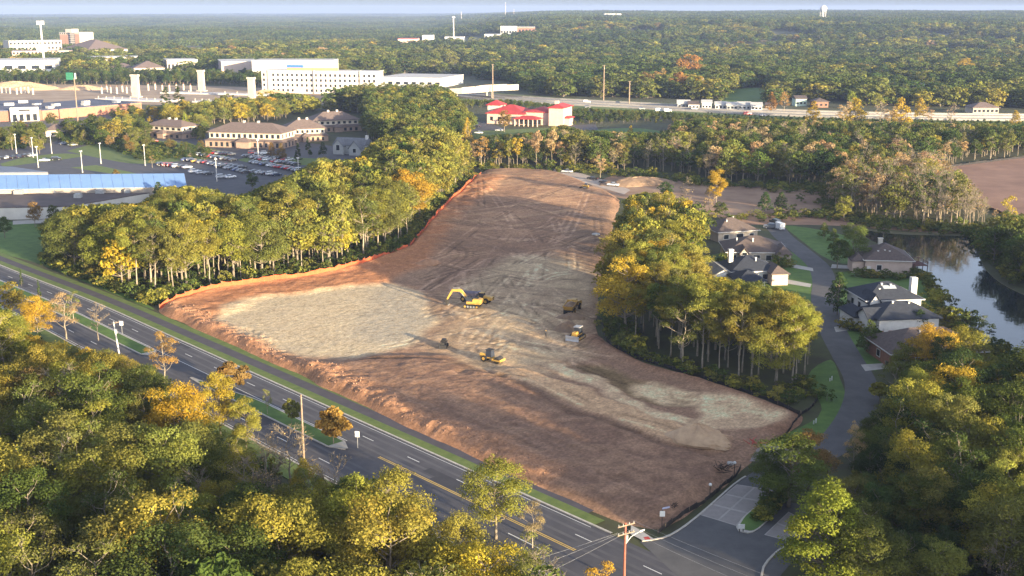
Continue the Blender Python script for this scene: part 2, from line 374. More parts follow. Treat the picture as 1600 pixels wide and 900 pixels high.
sheet('access_track', [(866,264),(905,270),(962,287),(985,297),(975,304),(935,292),(890,279),(862,272)], 0.045, mat('pale_gravel', (0.46,0.38,0.32), (0.33,0.27,0.22), 0.95, 0.4, 0.05), smooth=False)
sheet('gravel_turnout', [(1140,700),(1165,692),(1215,698),(1262,702),(1240,720),(1195,722),(1165,722)], 0.125, mat('grey_gravel', (0.27,0.23,0.21), (0.19,0.16,0.15), 0.95, 0.5, 0.05))
sheet('car_park', [(-200,238),(60,226),(120,206),(300,196),(400,212),(600,244),(560,290),(500,330),(330,340),(285,300),(-200,300)], 0.02, M_asphalt)
sheet('car_park', [(-200,178),(240,170),(260,200),(140,205),(-200,215)], 0.02, M_asphalt2)
sheet('lawn', [(104,236),(160,222),(220,218),(300,226),(355,240),(338,247),(280,252),(215,256),(160,248)], 0.04, M_verge)
sheet('lawn', [(0,256),(40,246),(95,240),(130,244),(60,254),(10,260)], 0.04, M_verge)
sheet('lawn', [(370,250),(400,244),(460,246),(540,252),(545,262),(470,258),(410,258)], 0.04, M_verge)
sheet('lawn', [(110,262),(150,258),(200,268),(230,276),(215,278),(165,270)], 0.04, M_verge, smooth=False)
sheet('service_road', [(20,345),(300,332),(300,337),(20,351)], 0.03, M_conc, smooth=False)
sheet('worked_ground', [(-200,128),(60,131),(300,134),(420,138),(512,148),(520,160),(430,166),(250,164),(120,160),(-200,158)], 0.02, M_sanddirt)
sheet('field', [(905,204),(985,200),(1035,206),(1030,216),(960,220),(930,214)], 0.02, M_grass)
sheet('field', [(1125,150),(1150,139),(1205,138),(1222,148),(1190,160),(1135,160)], 0.02, M_grass)
sheet('car_park', [(880,196),(930,194),(935,203),(890,205)], 0.03, M_asphalt, smooth=False)
sheet('car_park', [(700,192),(760,190),(800,206),(760,212),(700,210)], 0.03, M_asphalt, smooth=False)
sheet('lawn', [(740,205),(870,200),(890,212),(800,220),(740,216)], 0.04, M_verge)
# ------------------------------------------------------------------ the graded construction site
SITE_PX = [(250,480),(330,456),(420,441),(500,431),(570,413),(635,388),(668,350),(700,316),(738,284),(762,266),(815,265),(858,273),(900,285),(938,299),(966,312),(962,340),(950,385),(940,430),(934,480),(938,525),(1000,562),(1100,592),(1200,626),(1252,650),(1232,676),(1196,698),(1160,735),(1100,785),(1030,832),(1000,826),(980,822),(870,774),(760,726),(640,669),(540,621),(430,570),(330,525),(260,494)]
SITE = [(p.x, p.y) for p in smooth_line([tuple(G(*p)[:2]) for p in SITE_PX+SITE_PX[:1]], 3.0)[:-1]]
st = 0.45
xs = np.arange(-92, 58, st); ys = np.arange(132, 495, st); X, Y = np.meshgrid(xs, ys)
def blur(a, m):
    """three box blurs, radius in metres"""
    k = max(1, int(m/st/1.7))
    for _ in range(3):
        for ax in (0, 1):
            p = np.pad(a, [(k+1, k) if i == ax else (0, 0) for i in (0, 1)], mode='edge'); c = np.cumsum(p, ax)
            a = (np.take(c, range(2*k+1, c.shape[ax]), ax)-np.take(c, range(0, c.shape[ax]-2*k-1), ax))/(2*k+1)
    return a
wx = X+3.0*(fbm(X, Y, 9, 21)-0.5)*2; wy = Y+3.0*(fbm(X, Y, 9, 33)-0.5)*2
def zone(pts, soft=2.0, warp=1.0):
    g = [tuple(G(*p)[:2]) for p in pts]
    return blur(inpoly(X+(wx-X)*warp, Y+(wy-Y)*warp, g).astype(float), soft)
def band(pts, w, soft=1.5):
    g = smooth_line([tuple(G(*p)[:2]) for p in pts], 3.0); return 1-sstep(w-soft, w+soft, seg_dist(wx, wy, g))
inside = inpoly(X+0.35*(wx-X), Y+0.35*(wy-Y), SITE); eb = blur(inside.astype(float), 3.6); edge = sstep(0.5, 1.0, eb); rim_ = blur(inside.astype(float), 1.2)
n1 = fbm(X, Y, 40, 1); n2 = fbm(X, Y, 12, 2); n3 = fbm(X, Y, 3.2, 3, 3); n4 = fbm(X, Y, 1.3, 4, 2)
z_field = zone([(440,580),(500,575),(600,560),(700,558),(770,590),(860,628),(960,668),(1080,702),(1150,738),(1100,785),(1030,830),(870,770),(640,663)], 1.6)
z_pit = zone([(338,505),(350,482),(420,468),(520,455),(610,446),(660,462),(680,500),(655,540),(560,560),(470,556),(390,536)], 1.8)
z_pitg = zone([(590,450),(640,452),(680,490),(660,535),(570,540),(545,500)], 3.5)
z_grey = zone([(690,520),(700,470),(760,430),(800,405),(870,398),(930,420),(925,520),(900,560),(850,595),(770,600),(700,560),(680,545)], 4.0)
z_red = np.clip(band([(255,486),(330,466),(420,452),(500,443),(570,426),(640,398),(680,350),(720,318),(760,285)], 6.5, 3.0)+zone([(250,480),(340,452),(640,385),(665,420),(600,445),(420,468),(330,500),(420,548),(560,620),(700,690),(830,748),(820,762),(640,675),(430,575),(262,500)], 2.0), 0, 1)
z_berm = band([(262,486),(340,519),(430,560),(540,610),(640,660),(740,709),(830,750)], 4.2, 2.0)
z_haul = band([(800,588),(870,612),(960,648),(1050,678),(1120,694)], 3.6, 1.0)
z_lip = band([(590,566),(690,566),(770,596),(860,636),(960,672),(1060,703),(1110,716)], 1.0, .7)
z_white = np.clip(band([(870,576),(930,606),(990,636),(1040,654),(1120,664)], 1.7, .8)+band([(1010,612),(1080,628),(1150,634),(1195,648),(1180,664),(1130,662)], 3.4, 1.6)+zone([(1100,625),(1170,630),(1212,650),(1180,670),(1110,655)], 1.5), 0, 1)
z_swale = zone([(895,574),(930,574),(1010,604),(1085,622),(1106,636),(1085,641),(1030,634),(980,620),(930,598)], .9)
z_rim = band([(940,530),(1000,564),(1100,594),(1200,628),(1248,648),(1225,680)], 3.5, 1.8)
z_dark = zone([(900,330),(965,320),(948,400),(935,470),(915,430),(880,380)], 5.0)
z_dug = zone([(670,480),(700,470),(740,482),(720,505),(680,512),(660,500)], 1.8)+band([(690,585),(740,590),(800,604),(860,624)], 1.6, 1.0)
z_top = zone([(640,400),(700,330),(760,268),(900,272),(970,305),(940,400),(800,400),(700,420)], 6.0)
# relief, all of it above the general ground
H = 0.12+0.5*n1+0.45*(n2-0.5)*(1-.85*z_pit)
H += -.25*z_lip+z_field*(0.75+0.12*(n3-0.5))
H += z_berm*(0.3*sstep(.38, .7, fbm(X, Y, 11, 71))+0.35*(n3-0.5)+0.35*(n4-0.5))+(z_pit*.012+z_field*.02+z_berm*.05+.01)*nr.normal(size=X.shape)
H += z_red*(0.6-.35*z_berm+0.4*(n3-0.5))+z_haul*0.55+z_rim*(0.6+0.5*(n3-0.5))
H += 2.0*blur(1-edge, 3.0)*z_red+z_dug*0.6*(n3-0.4)
H -= z_swale*0.35; H += z_white*0.12*(n4-0.4)
H += z_pit*0.03*(n4-0.5)+z_top*2.2*sstep(330, 470, Y)*(0.6+0.6*fbm(X, Y, 26, 91))
H += (0.10*(n4-0.5)+0.16*(n3-0.5))*(1-.85*z_pit)
# colours of the soils, plus a painted shadow line along the field lip
def C(r, g, b): return np.array([r, g, b])
def lay(col, c, w): return col*(1-w[..., None])+c*w[..., None]
col = np.ones(X.shape+(3,))*C(0.235,0.160,0.125)
col = lay(col, C(0.30,0.215,0.165), sstep(.45, .7, n2)*.6)
col = lay(col, C(0.27,0.175,0.125), z_top*.7)
col = lay(col, C(0.40,0.27,0.19), z_top*sstep(.55, .75, fbm(X+.8*Y, Y-.5*X, 14, 55, 3))*.6)
col = lay(col, C(0.43,0.355,0.26), z_grey*(.6+.4*sstep(.35, .6, n2)))
col = lay(col, C(0.42,0.345,0.26), z_grey*sstep(.5, .72, fbm(X*1.6-Y*.4, Y, 7, 57))*.7)
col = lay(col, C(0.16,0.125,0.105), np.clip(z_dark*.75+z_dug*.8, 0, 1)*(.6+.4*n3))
col = lay(col, C(0.37,0.185,0.105), z_red*.85)
col = lay(col, C(0.185,0.122,0.097), z_field*.95)
col = lay(col, C(0.27,0.185,0.14), z_field*sstep(.48, .66, n3)*.5); col = lay(col, C(0.28,0.19,0.145), z_field*sstep(.5, .7, fbm(X*.68-Y*.73, (X*.73+Y*.68)*5, 9, 131, 4))*.6)
col = lay(col, C(0.42,0.30,0.21), z_top*sstep(.52, .72, fbm((X*.8+Y*.6)*.5, (X*.6-Y*.8)*4, 10, 133, 4))*.5); col = lay(col, C(0.17,0.115,0.09), z_top*sstep(.52, .72, fbm((X*.9-Y*.4)*.5, (X*.4+Y*.9)*3, 11, 135, 4))*.55)
col = lay(col, C(0.46,0.38,0.285), z_grey*sstep(.5, .68, fbm((X*.6+Y*.8)*.4, (X*.8-Y*.6)*4, 7, 137, 4))*.55); col = lay(col, C(0.19,0.15,0.115), z_grey*sstep(.55, .72, fbm((X*.9-Y*.43)*.4, (X*.43+Y*.9)*4, 7, 139, 4))*.5)
col = lay(col, C(0.35,0.205,0.135), z_berm*.8)
col = lay(col, C(0.52,0.475,0.37), z_pit*(.92-.15*n3))
col = lay(col, C(0.34,0.335,0.31), z_pit*z_pitg*.8)
col = lay(col, C(0.38,0.345,0.28), z_pit*sstep(.52, .60, n4)*.5); col = lay(col, C(0.27,0.22,0.16), z_pit*(nr.random(X.shape) < .09)*.75)
col = lay(col, C(0.48,0.35,0.24), z_haul*.9); col = lay(col, C(0.115,0.075,0.055), z_lip*(.5+.5*sstep(.35, .55, n2)))  # lip band darkened to stand for the shadow of the small bank
col = lay(col, C(0.165,0.125,0.075), z_swale*.95)
col = lay(col, C(0.60,0.485,0.355), z_white*(.55+.45*sstep(.4, .55, n3)))
col = lay(col, C(0.22,0.135,0.10), z_rim*.8)
# wheel ruts
tr = random.Random(5); rut = np.zeros(X.shape); lite = np.zeros(X.shape)
lanes = [[(932,340),(934,360),(936,378),(925,395)], [(700,560),(740,500),(800,430),(860,380)], [(720,560),(790,480),(850,400),(900,330)], [(770,590),(820,500),(830,420),(800,350),(760,300)],
         [(690,400),(760,350),(850,310),(930,290)], [(680,380),(780,400),(860,350),(940,340)], [(760,600),(850,560),(930,575),(1040,622),(1150,636)], [(740,600),(830,600),(930,645),(1080,690)],
         [(720,470),(800,470),(880,500),(900,560)], [(660,440),(740,420),(830,440),(900,440)], [(700,330),(760,320),(830,330),(900,350)], [(840,440),(846,400),(836,370),(800,340)], [(690,530),(760,540),(850,520),(900,530)],
         [(890,575),(960,600),(1040,628),(1150,645),(1190,650)], [(700,352),(800,360),(870,378),(930,400)], [(730,300),(800,305),(880,300),(940,305)], [(650,420),(700,400),(760,395),(860,410),(930,430)]]
for l in range(60):
    a = tr.uniform(690, 900); b = tr.uniform(290, 560); lanes.append([(a, b), (a+tr.uniform(-60, 60), b+tr.uniform(-25, 25)), (a+tr.uniform(-120, 120), b+tr.uniform(-60, 60))])
for l in range(24):
    a = tr.uniform(560, 950); b = 600+(a-560)*.28+tr.uniform(0, 70); lanes.append([(a, b), (a+60, b+26+tr.uniform(-4, 4)), (a+150, b+66+tr.uniform(-10, 10))])
for l in lanes:
    g = smooth_line([tuple(G(*p)[:2]) for p in l], 3.0)
    x0_, x1_ = min(p.x for p in g)-3, max(p.x for p in g)+3; y0_, y1_ = min(p.y for p in g)-3, max(p.y for p in g)+3
    j0, j1 = np.searchsorted(xs, [x0_, x1_]); i0_, i1_ = np.searchsorted(ys, [y0_, y1_]); wdw = (slice(i0_, i1_), slice(j0, j1))
    for o in (-1.1, 1.1):
        wgt = tr.uniform(.55, 1); dark = tr.random() < .5
        if i1_ <= i0_ or j1 <= j0: continue
        d = seg_dist(X[wdw], Y[wdw], [(p.x, p.y) for p in offset_line(g, o)]); w = (1-sstep(0.15, 0.55, d))*wgt
        if dark: rut[wdw] = np.maximum(rut[wdw], w)
        else: lite[wdw] = np.maximum(lite[wdw], w)
brk = sstep(.3, .55, fbm(X, Y, 8, 77))
H -= rut*0.10*brk; H -= lite*0.05
col = lay(col, col*0.52, rut*brk*.95*(1-z_berm)*(1-.7*z_field)); col = lay(col, col*1.5+.04, lite*brk*.95*(1-z_berm)*(1-.7*z_field))
col = col*(0.80+0.40*n4)[..., None]*np.array([1.14, .985, .79])*(1+.10*nr.normal(size=X.shape))[..., None]; col = np.clip(col, .02, .62)
H = np.maximum(H, 0.02)*edge+np.clip((rim_-.5)*.9, -.3, .14)
keepv = rim_ > .12
def site_z(x, y):
    i = int(np.clip((y-ys[0])/st, 0, len(ys)-1)); j = int(np.clip((x-xs[0])/st, 0, len(xs)-1)); return float(H[i, j]) if inside[i, j] else 0.0
def GS(px, py):
    g = G(px, py)
    for _ in range(4): g = G(px, py, site_z(g.x, g.y))
    return g
ny, nx = X.shape; idx = np.arange(ny*nx).reshape(ny, nx)
keep = keepv[:-1,:-1] & keepv[1:,:-1] & keepv[:-1,1:] & keepv[1:,1:]
fc = np.stack([idx[:-1,:-1][keep], idx[:-1,1:][keep], idx[1:,1:][keep], idx[1:,:-1][keep]], 1)
used = np.unique(fc); remap = np.full(ny*nx, -1); remap[used] = np.arange(len(used)); fc = remap[fc]
V = np.stack([X.ravel(), Y.ravel(), H.ravel()], 1)[used]
sm = bpy.data.meshes.new('graded_soil'); sm.vertices.add(len(V)); sm.vertices.foreach_set('co', V.ravel().astype(np.float32))
sm.loops.add(fc.size); sm.loops.foreach_set('vertex_index', fc.ravel().astype(np.int32)); sm.polygons.add(len(fc))
sm.polygons.foreach_set('loop_start', np.arange(0, fc.size, 4, dtype=np.int32)); sm.polygons.foreach_set('loop_total', np.full(len(fc), 4, np.int32))
sm.polygons.foreach_set('use_smooth', np.ones(len(fc), bool)); sm.update(); sm.validate()
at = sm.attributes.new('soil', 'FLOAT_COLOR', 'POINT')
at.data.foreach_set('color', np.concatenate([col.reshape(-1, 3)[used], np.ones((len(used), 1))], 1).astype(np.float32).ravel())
ms = bpy.data.materials.new('graded_soil'); ms.use_nodes = True; nt = ms.node_tree; b = nt.nodes['Principled BSDF']
b.inputs['Roughness'].default_value = 0.95; b.inputs['Specular IOR Level'].default_value = 0.15
an = nt.nodes.new('ShaderNodeAttribute'); an.attribute_name = 'soil'
tc = nt.nodes.new('ShaderNodeTexCoord'); nz = nt.nodes.new('ShaderNodeTexNoise'); nz.inputs['Scale'].default_value = 2.4; nz.inputs['Detail'].default_value = 6; nz.inputs['Roughness'].default_value = .7
mr = nt.nodes.new('ShaderNodeMapRange'); mr.inputs[1].default_value = .3; mr.inputs[2].default_value = .7; mr.inputs[3].default_value = .62; mr.inputs[4].default_value = 1.38
mx = nt.nodes.new('ShaderNodeVectorMath'); mx.operation = 'SCALE'; bp = nt.nodes.new('ShaderNodeBump'); bp.inputs['Strength'].default_value = .7; bp.inputs['Distance'].default_value = .09
nt.links.new(tc.outputs['Object'], nz.inputs['Vector']); nt.links.new(nz.outputs['Fac'], mr.inputs[0]); nt.links.new(an.outputs['Color'], mx.inputs[0]); nt.links.new(mr.outputs[0], mx.inputs['Scale'])
nt.links.new(mx.outputs[0], b.inputs['Base Color']); nt.links.new(nz.outputs['Fac'], bp.inputs['Height']); nt.links.new(bp.outputs[0], b.inputs['Normal'])
sm.materials.append(ms); site = link('graded_soil', sm); site['kind'] = 'structure'

# loose clods on the berm and the pit: nobody could count them
cl = MB(); cr = random.Random(3); k = 0
ii, jj = np.nonzero(inside & (edge > .3) & ((z_berm > .5) | ((z_pit > .5) & (nr.random(X.shape) < .25)))); sel = nr.choice(len(ii), min(1500, len(ii)//2), replace=False)
for s_ in sel:
    x, y, z = X[ii[s_], jj[s_]], Y[ii[s_], jj[s_]], H[ii[s_], jj[s_]]; r = cr.uniform(.06, .2)*cr.choice((1, 1, 1, 1.9)) if z_berm[ii[s_], jj[s_]] > .5 else cr.uniform(.04, .1)
    p = [(x+r*cr.uniform(.6,1.2)*math.cos(a), y+r*cr.uniform(.6,1.2)*math.sin(a), z-.05) for a in (0, 1.6, 3.1, 4.7)]; t = (x+cr.uniform(-.3,.3)*r, y, z+r*cr.uniform(.5, 1.1))
    mi = 0 if z_berm[ii[s_], jj[s_]] > .5 else 1
    kk = len(cl.v); cl.v += p+[t]; cl.f += [(kk,kk+1,kk+4),(kk+1,kk+2,kk+4),(kk+2,kk+3,kk+4),(kk+3,kk,kk+4)]; cl.m += [mi]*4
cm = bpy.data.meshes.new('soil_clods'); cm.from_pydata(cl.v, [], cl.f); cm.materials.append(mat('orange_clod', (0.32,0.18,0.115), (0.22,0.125,0.08), .95, 2)); cm.materials.append(mat('pale_clod', (0.42,0.38,0.28), (0.3,0.27,0.2), .95, 2))
cm.polygons.foreach_set('material_index', cl.m); co = link('soil_clods', cm); tag(co, 'loose clods of soil strewn over the dirt bank and the pale pit', 'soil clods', kind='stuff')

def heap(name, px, py, rx, ry, h, rz, label, m, seed):
    g = GS(px, py); bmv = []; bf = []; n, k = 28, 9
    for j in range(k+1):
        t = j/k
        for i in range(n):
            a = 2*math.pi*i/n; w = 1+.22*(float(vnoise(math.cos(a)*2+seed, math.sin(a)*2+j*.4, 1.0, seed))-.5)*2
            z = h*(math.cos(t*math.pi/2)**1.3 if t < 1 else 0)*(1+.25*(float(vnoise(i*.7, j*.9, 1.0, seed+3))-.5))-.12*(t > .99)
            bmv.append((rx*t*w*math.cos(a), ry*t*w*math.sin(a), z))
    for j in range(k):
        for i in range(n): bf.append((j*n+i, (j+1)*n+i, (j+1)*n+(i+1)%n, j*n+(i+1)%n))
    bf.append(tuple(range(k*n, k*n+n))[::-1])
    me = bpy.data.meshes.new(name); me.from_pydata(bmv, [], bf); me.materials.append(m)
    o = link(name, me); o.location = (g.x, g.y, g.z-.02); o.rotation_euler[2] = rz; return tag(o, label, 'soil heap')
M_heap = mat('heaped_tan_soil', (0.56,0.38,0.23), (0.40,0.265,0.16), .95, .6, .12); M_heapd = mat('heaped_brown_soil', (0.30,0.20,0.125), (0.20,0.13,0.085), .95, .6, .12)
heap('soil_heap', 1092, 688, 6.2, 3.4, 2.7, R(-25), 'tall tan soil heap at the end of the haul road by the gravel turnout', M_heap, 4)
heap('soil_heap', 893, 496, 3.3, 2.0, 1.1, 0, 'low dark soil heap just behind the loaded dump truck', M_heapd, 9)
heap('soil_heap', 887, 514, 3.6, 2.6, 1.6, R(20), 'brown soil heap beside the bulldozer', M_heapd, 13)
heap('soil_heap', 998, 287, 17, 9, 2.8, R(10), 'broad rounded soil mound behind the white cars on the access track', M_heapd, 17)
heap('soil_heap', 668, 412, 5.0, 3.0, 1.2, R(40), 'orange soil heap below the woodland edge above the pale pit', mat('heaped_orange_soil', (0.42,0.23,0.13), (0.3,0.16,0.09), .95, .6, .12), 21)
# ------------------------------------------------------------------ buildings
W_white = mat('white_siding', (0.62,0.60,0.57), (0.52,0.50,0.48), .7, .8); W_tan = mat('tan_stucco', (0.50,0.39,0.33), (0.43,0.33,0.28), .85, .6); W_beige = mat('beige_siding', (0.40,0.34,0.28), (0.33,0.28,0.23), .85, .6)
W_brick = mat('red_brick', (0.30,0.15,0.10), (0.22,0.11,0.08), .9, 1.5); W_pink = mat('pale_pink_render', (0.62,0.44,0.35), (0.54,0.38,0.30), .85, .4); W_cream = mat('cream_render', (0.60,0.52,0.42), (0.52,0.45,0.36), .85, .4)
W_grey = mat('grey_siding', (0.38,0.38,0.37), (0.31,0.31,0.30), .8, .6); W_lime = mat('buff_brick', (0.34,0.24,0.18), (0.26,0.18,0.14), .9, 1.0)
R_brown = mat('brown_shingles', (0.125,0.095,0.085), (0.085,0.065,0.06), .9, 1.6); R_navy = mat('dark_navy_shingles', (0.036,0.042,0.058), (0.024,0.028,0.04), .9, 1.6); R_off = mat('taupe_shingles', (0.17,0.125,0.11), (0.12,0.09,0.08), .9, .8)
R_blue = mat('blue_metal_roof', (0.16,0.27,0.50), (0.13,0.23,0.44), .45, .1, spec=.4); R_dark = mat('dark_membrane_roof', (0.10,0.11,0.155), (0.075,0.08,0.115), .9, .1); R_red = mat('red_metal_roof', (0.42,0.045,0.045), (0.33,0.035,0.035), .6, .3); R_flat = mat('brown_gravel_roof', (0.11,0.085,0.08), (0.08,0.062,0.058), .95, .2); R_white = mat('white_membrane_roof', (0.50,0.48,0.46), (0.40,0.385,0.37), .8, .05)
M_trim = mat('white_trim', (0.58,0.56,0.53), (0.48,0.46,0.44), .7, 2.0); M_ply = mat('sheathing_plywood', (0.56,0.36,0.15), (0.46,0.29,0.12), .85, .4); M_tarp = mat('blue_tarpaulin', (0.06,0.17,0.55), (0.05,0.13,0.42), .6, .8)
_wc = {}
def win(parent, x, z, w, h, y=0.0, side=None, m=None, name='window', frame=None):
    """a window on the front wall (y is that wall), or on a side wall at x with its centre at depth y"""
    m = m or M_glass; k = (round(w, 2), round(h, 2), m.name, name)
    if k not in _wc:
        mb = MB(); mb.box(-w/2, -.07, 0, w/2, .05, h); _wc[k] = mb.data(name, m)
    o = link(name, _wc[k], parent); o.location = (x, y, z)
    if side: o.rotation_euler[2] = math.pi/2 if side == 'r' else -math.pi/2
    if frame:
        kf = (round(w, 2), round(h, 2), frame.name, 'frame')
        if kf not in _wc:
            mb = MB(); t = .12
            for a in ((-w/2-t, -.10, -t, -w/2, .05, h+t), (w/2, -.10, -t, w/2+t, .05, h+t), (-w/2, -.10, h, w/2, .05, h+t), (-w/2, -.12, -t, w/2, .05, 0)): mb.box(*a)
            _wc[kf] = mb.data('frame', frame)
        link('frame', _wc[kf], o)
    return o
FOOT = []
def base(name, label, cat, A, B, group=None):
    a, b = G(*A), G(*B); n_ = Vector((-(b-a).y, (b-a).x, 0)).normalized(); m_ = (a+b)/2; w_ = (b-a).length/2
    for k_ in (-30, 0, 30): FOOT.append((m_.x+n_.x*k_, m_.y+n_.y*k_, w_+8))
    o = thing(name, label, cat, (a.x, a.y, 0), math.atan2(b.y-a.y, b.x-a.x), group); return o, (b-a).length
def part(mb, name, m, parent, bevel=0.0): return mb.build(name, m, parent, bevel=bevel)
def ridge_cap(x0, y0, x1, y1, z, parent, m):
    mb = MB(); mb.tube((x0, y0, z), (x1, y1, z), .16, .16, 5); part(mb, 'ridge_cap', m, parent)
def vents(roof, spots, m):
    for x, y, z in spots: mb = MB(); mb.box(x-.16, y-.16, z-.5, x+.16, y+.16, z+.55); mb.box(x-.24, y-.24, z+.55, x+.24, y+.24, z+.63); mb.build('roof_vent', m, roof)
def chimney(roof, x, y, z, w, h, m):
    mb = MB(); mb.box(x-w/2, y-w/2, z, x+w/2, y+w/2, z+h); mb.box(x-w/2-.12, y-w/2-.12, z+h, x+w/2+.12, y+w/2+.12, z+h+.2); mb.build('chimney', m, roof)

def house(label, A, B, D, h, rh, wm, rm, wins=(), sides=(), vent=(), chim=None, door=None, base_brick=0.0, name='house'):
    o, W = base(name, label, 'house', A, B)
    mb = MB(); mb.box(0, 0, base_brick, W, D, h); part(mb, 'wall', wm, o)
    if base_brick: mb = MB(); mb.box(-.06, -.06, 0, W+.06, D+.06, base_brick); part(mb, 'brick_base', W_brick, o)
    mb = MB(); mb.hip(0, 0, W, D, h, rh, .55); rf = part(mb, 'roof', rm, o)
    for x, z, w, hh in wins: win(o, x*W, z, w, hh, 0, frame=M_trim)
    for s, y, z, w, hh in sides: win(o, 0 if s == 'l' else W, z, w, hh, y*D, side=s, frame=M_trim)
    if door: win(o, door*W, 0.05, 1.0, 2.1, 0, m=M_trim, name='door')
    mb = MB(); t = .14
    for a in ((-.56, -.62, h-.02, W+.56, -.55, h+.2), (-.56, D+.55, h-.02, W+.56, D+.62, h+.2), (-.62, -.62, h-.02, -.55, D+.62, h+.2), (W+.55, -.62, h-.02, W+.62, D+.62, h+.2)): mb.box(*a)
    mb.build('gutter', M_trim, o)
    vents(rf, [(a*W, b*D, h+rh*c) for a, b, c in vent], M_trim)
    if chim: chimney(rf, chim[0]*W, chim[1]*D, h+rh*.45, 1.1, rh*.55+chim[2], chim[3])
    return o, W, rf
def wing(o, x0, y0, x1, y1, h, rh, wm, rm, kind='hip', along='y', wname='wing_wall'):
    mb = MB(); mb.box(x0, y0, 0, x1, y1, h); 
    if kind == 'gable':
        if along == 'y':
            xm = (x0+x1)/2
            for yy in (y0, y1): mb.poly([(x0, yy, h), (x1, yy, h), (xm, yy, h+rh)])
        else:
            ym = (y0+y1)/2
            for xx in (x0, x1): mb.poly([(xx, y0, h), (xx, y1, h), (xx, ym, h+rh)])
    part(mb, wname, wm, o)
    mb = MB()
    if kind == 'hip': mb.hip(x0, y0, x1, y1, h, rh, .45)
    else:       # two slabs, leaving the gable wall to be seen
        ov = .45; t = .2
        if along == 'y':
            xm = (x0+x1)/2; k = rh/((x1-x0)/2)
            for sx, xe in ((-1, x0-ov), (1, x1+ov)):
                ze = h-ov*k; mb.mesh([(xe, y0-ov, ze), (xm, y0-ov, h+rh), (xm, y1+ov, h+rh), (xe, y1+ov, ze), (xe, y0-ov, ze+t), (xm, y0-ov, h+rh+t), (xm, y1+ov, h+rh+t), (xe, y1+ov, ze+t)], [(0,1,2,3),(4,5,6,7),(0,1,5,4),(1,2,6,5),(2,3,7,6),(3,0,4,7)])
        else:
            ym = (y0+y1)/2; k = rh/((y1-y0)/2)
            for ye in (y0-ov, y1+ov):
                ze = h-ov*k; mb.mesh([(x0-ov, ye, ze), (x0-ov, ym, h+rh), (x1+ov, ym, h+rh), (x1+ov, ye, ze), (x0-ov, ye, ze+t), (x0-ov, ym, h+rh+t), (x1+ov, ym, h+rh+t), (x1+ov, ye, ze+t)], [(0,1,2,3),(4,5,6,7),(0,1,5,4),(1,2,6,5),(2,3,7,6),(3,0,4,7)])
    return part(mb, 'wing_roof', rm, o)
# houses of the side street
house('brown-roofed house nearest the bare soil and the parked van', (1122,379), (1183,375), 11, 3.0, 3.2, W_beige, R_brown, [(.2,.9,1.6,1.3),(.55,.9,2.2,1.4),(.85,.9,1.4,1.3)], [('r',.5,.9,1.4,1.3)], [(.35,.35,.75),(.6,.55,.9)])
o, W, rf = house('wide brown-roofed house with an arched window', (1136,411), (1231,412), 14, 3.0, 3.3, W_beige, R_brown, [(.1,.8,1.6,1.5),(.48,.9,1.8,1.4),(.68,.9,1.4,1.4),(.88,.9,1.4,1.4)], [('r',.3,.9,1.3,1.3),('l',.5,.9,1.5,1.3)], [(.45,.3,.8),(.2,.45,.7)])
wing(o, W*.20, -1.2, W*.34, 4, 3.1, 1.5, W_beige, R_brown, 'gable'); win(o, W*.27, .6, 1.7, 1.8, -1.2, frame=M_trim); win(o, W*.27, 2.55, 1.3, .7, -1.2, frame=M_trim, name='arched_window')
wing(o, W*.80, -2.2, W*1.02, 6, 2.9, 2.0, W_beige, R_brown, 'hip')
o, W, rf = house('white house with navy roof, long left wing and brown porch', (1143,443), (1214,441), 11, 3.0, 3.0, W_white, R_navy, [(.2,.9,1.4,1.3),(.75,.9,1.8,1.3)], [('r',.4,.9,1.3,1.3)], [(.6,.3,.8)], (.10,.5,1.6,M_trim))
wing(o, -5.2, -1.6, -.1, 10, 2.7, 1.3, W_white, mat('grey_shingles', (0.25,0.24,0.23), (0.18,0.17,0.16), .9, 1.2), 'gable'); win(o, -2.6, .8, 1.6, 1.4, -1.6, frame=M_trim)
wing(o, -1.5, -9.5, 5.5, -1.7, 2.7, 2.0, W_white, R_navy, 'hip'); wing(o, W-2.6, -3.4, W+1.6, 5, 2.9, 1.7, W_tan, R_brown, 'hip')
o, W, rf = house('tan house with brown hip roof and chimney beside the pond', (1351,428), (1424,430), 13.5, 3.7, 3.3, W_tan, R_brown, [(.30,1.2,1.2,1.3)], [('r',.3,1.2,1.6,1.4),('r',.7,1.2,1.6,1.4)], [(.45,.25,.5),(.30,.22,.45),(.55,.22,.45)], (.42,.62,1.0,M_conc), .08)
wing(o, -3.2, 1.0, -.1, 8, 3.2, 1.5, W_tan, R_brown, 'hip')
o, W, rf = house('two-storey white house with navy roof, skylight and white chimney', (1352,511), (1436,508), 10.5, 5.9, 2.9, W_white, R_navy, [(.12,3.4,1.3,1.4)], [('l',.35,3.4,1.3,1.4),('l',.7,3.4,1.3,1.4)], [(.32,.28,.5),(.55,.35,.75),(.40,.40,.8)])
mb = MB(); mb.box(W+.05, D0:=5.0, 0, W+1.4, D0+1.3, 9.6); part(mb, 'chimney', M_trim, o)
mb = MB(); sk = MB(); sk.box(-1.5, -.6, 0, 1.5, .6, .12); so = sk.build('skylight', mat('skylight_glass', (0.35,0.38,0.42), (0.3,0.33,0.36), .15, 1, spec=.6), rf); so.location = (W*.52, 10.5*.33, 5.9+2.9*.72); so.rotation_euler[0] = math.atan2(2.9, 5.8)
wing(o, W*.02, -1.0, W*.20, 4, 6.0, 1.6, W_white, R_navy, 'gable'); win(o, W*.11, 3.6, 1.0, 1.5, -1.0, frame=M_trim)
wing(o, -3.4, -2.0, -.05, 6.0, 2.8, 1.6, W_white, R_navy, 'hip', wname='porch_wall')
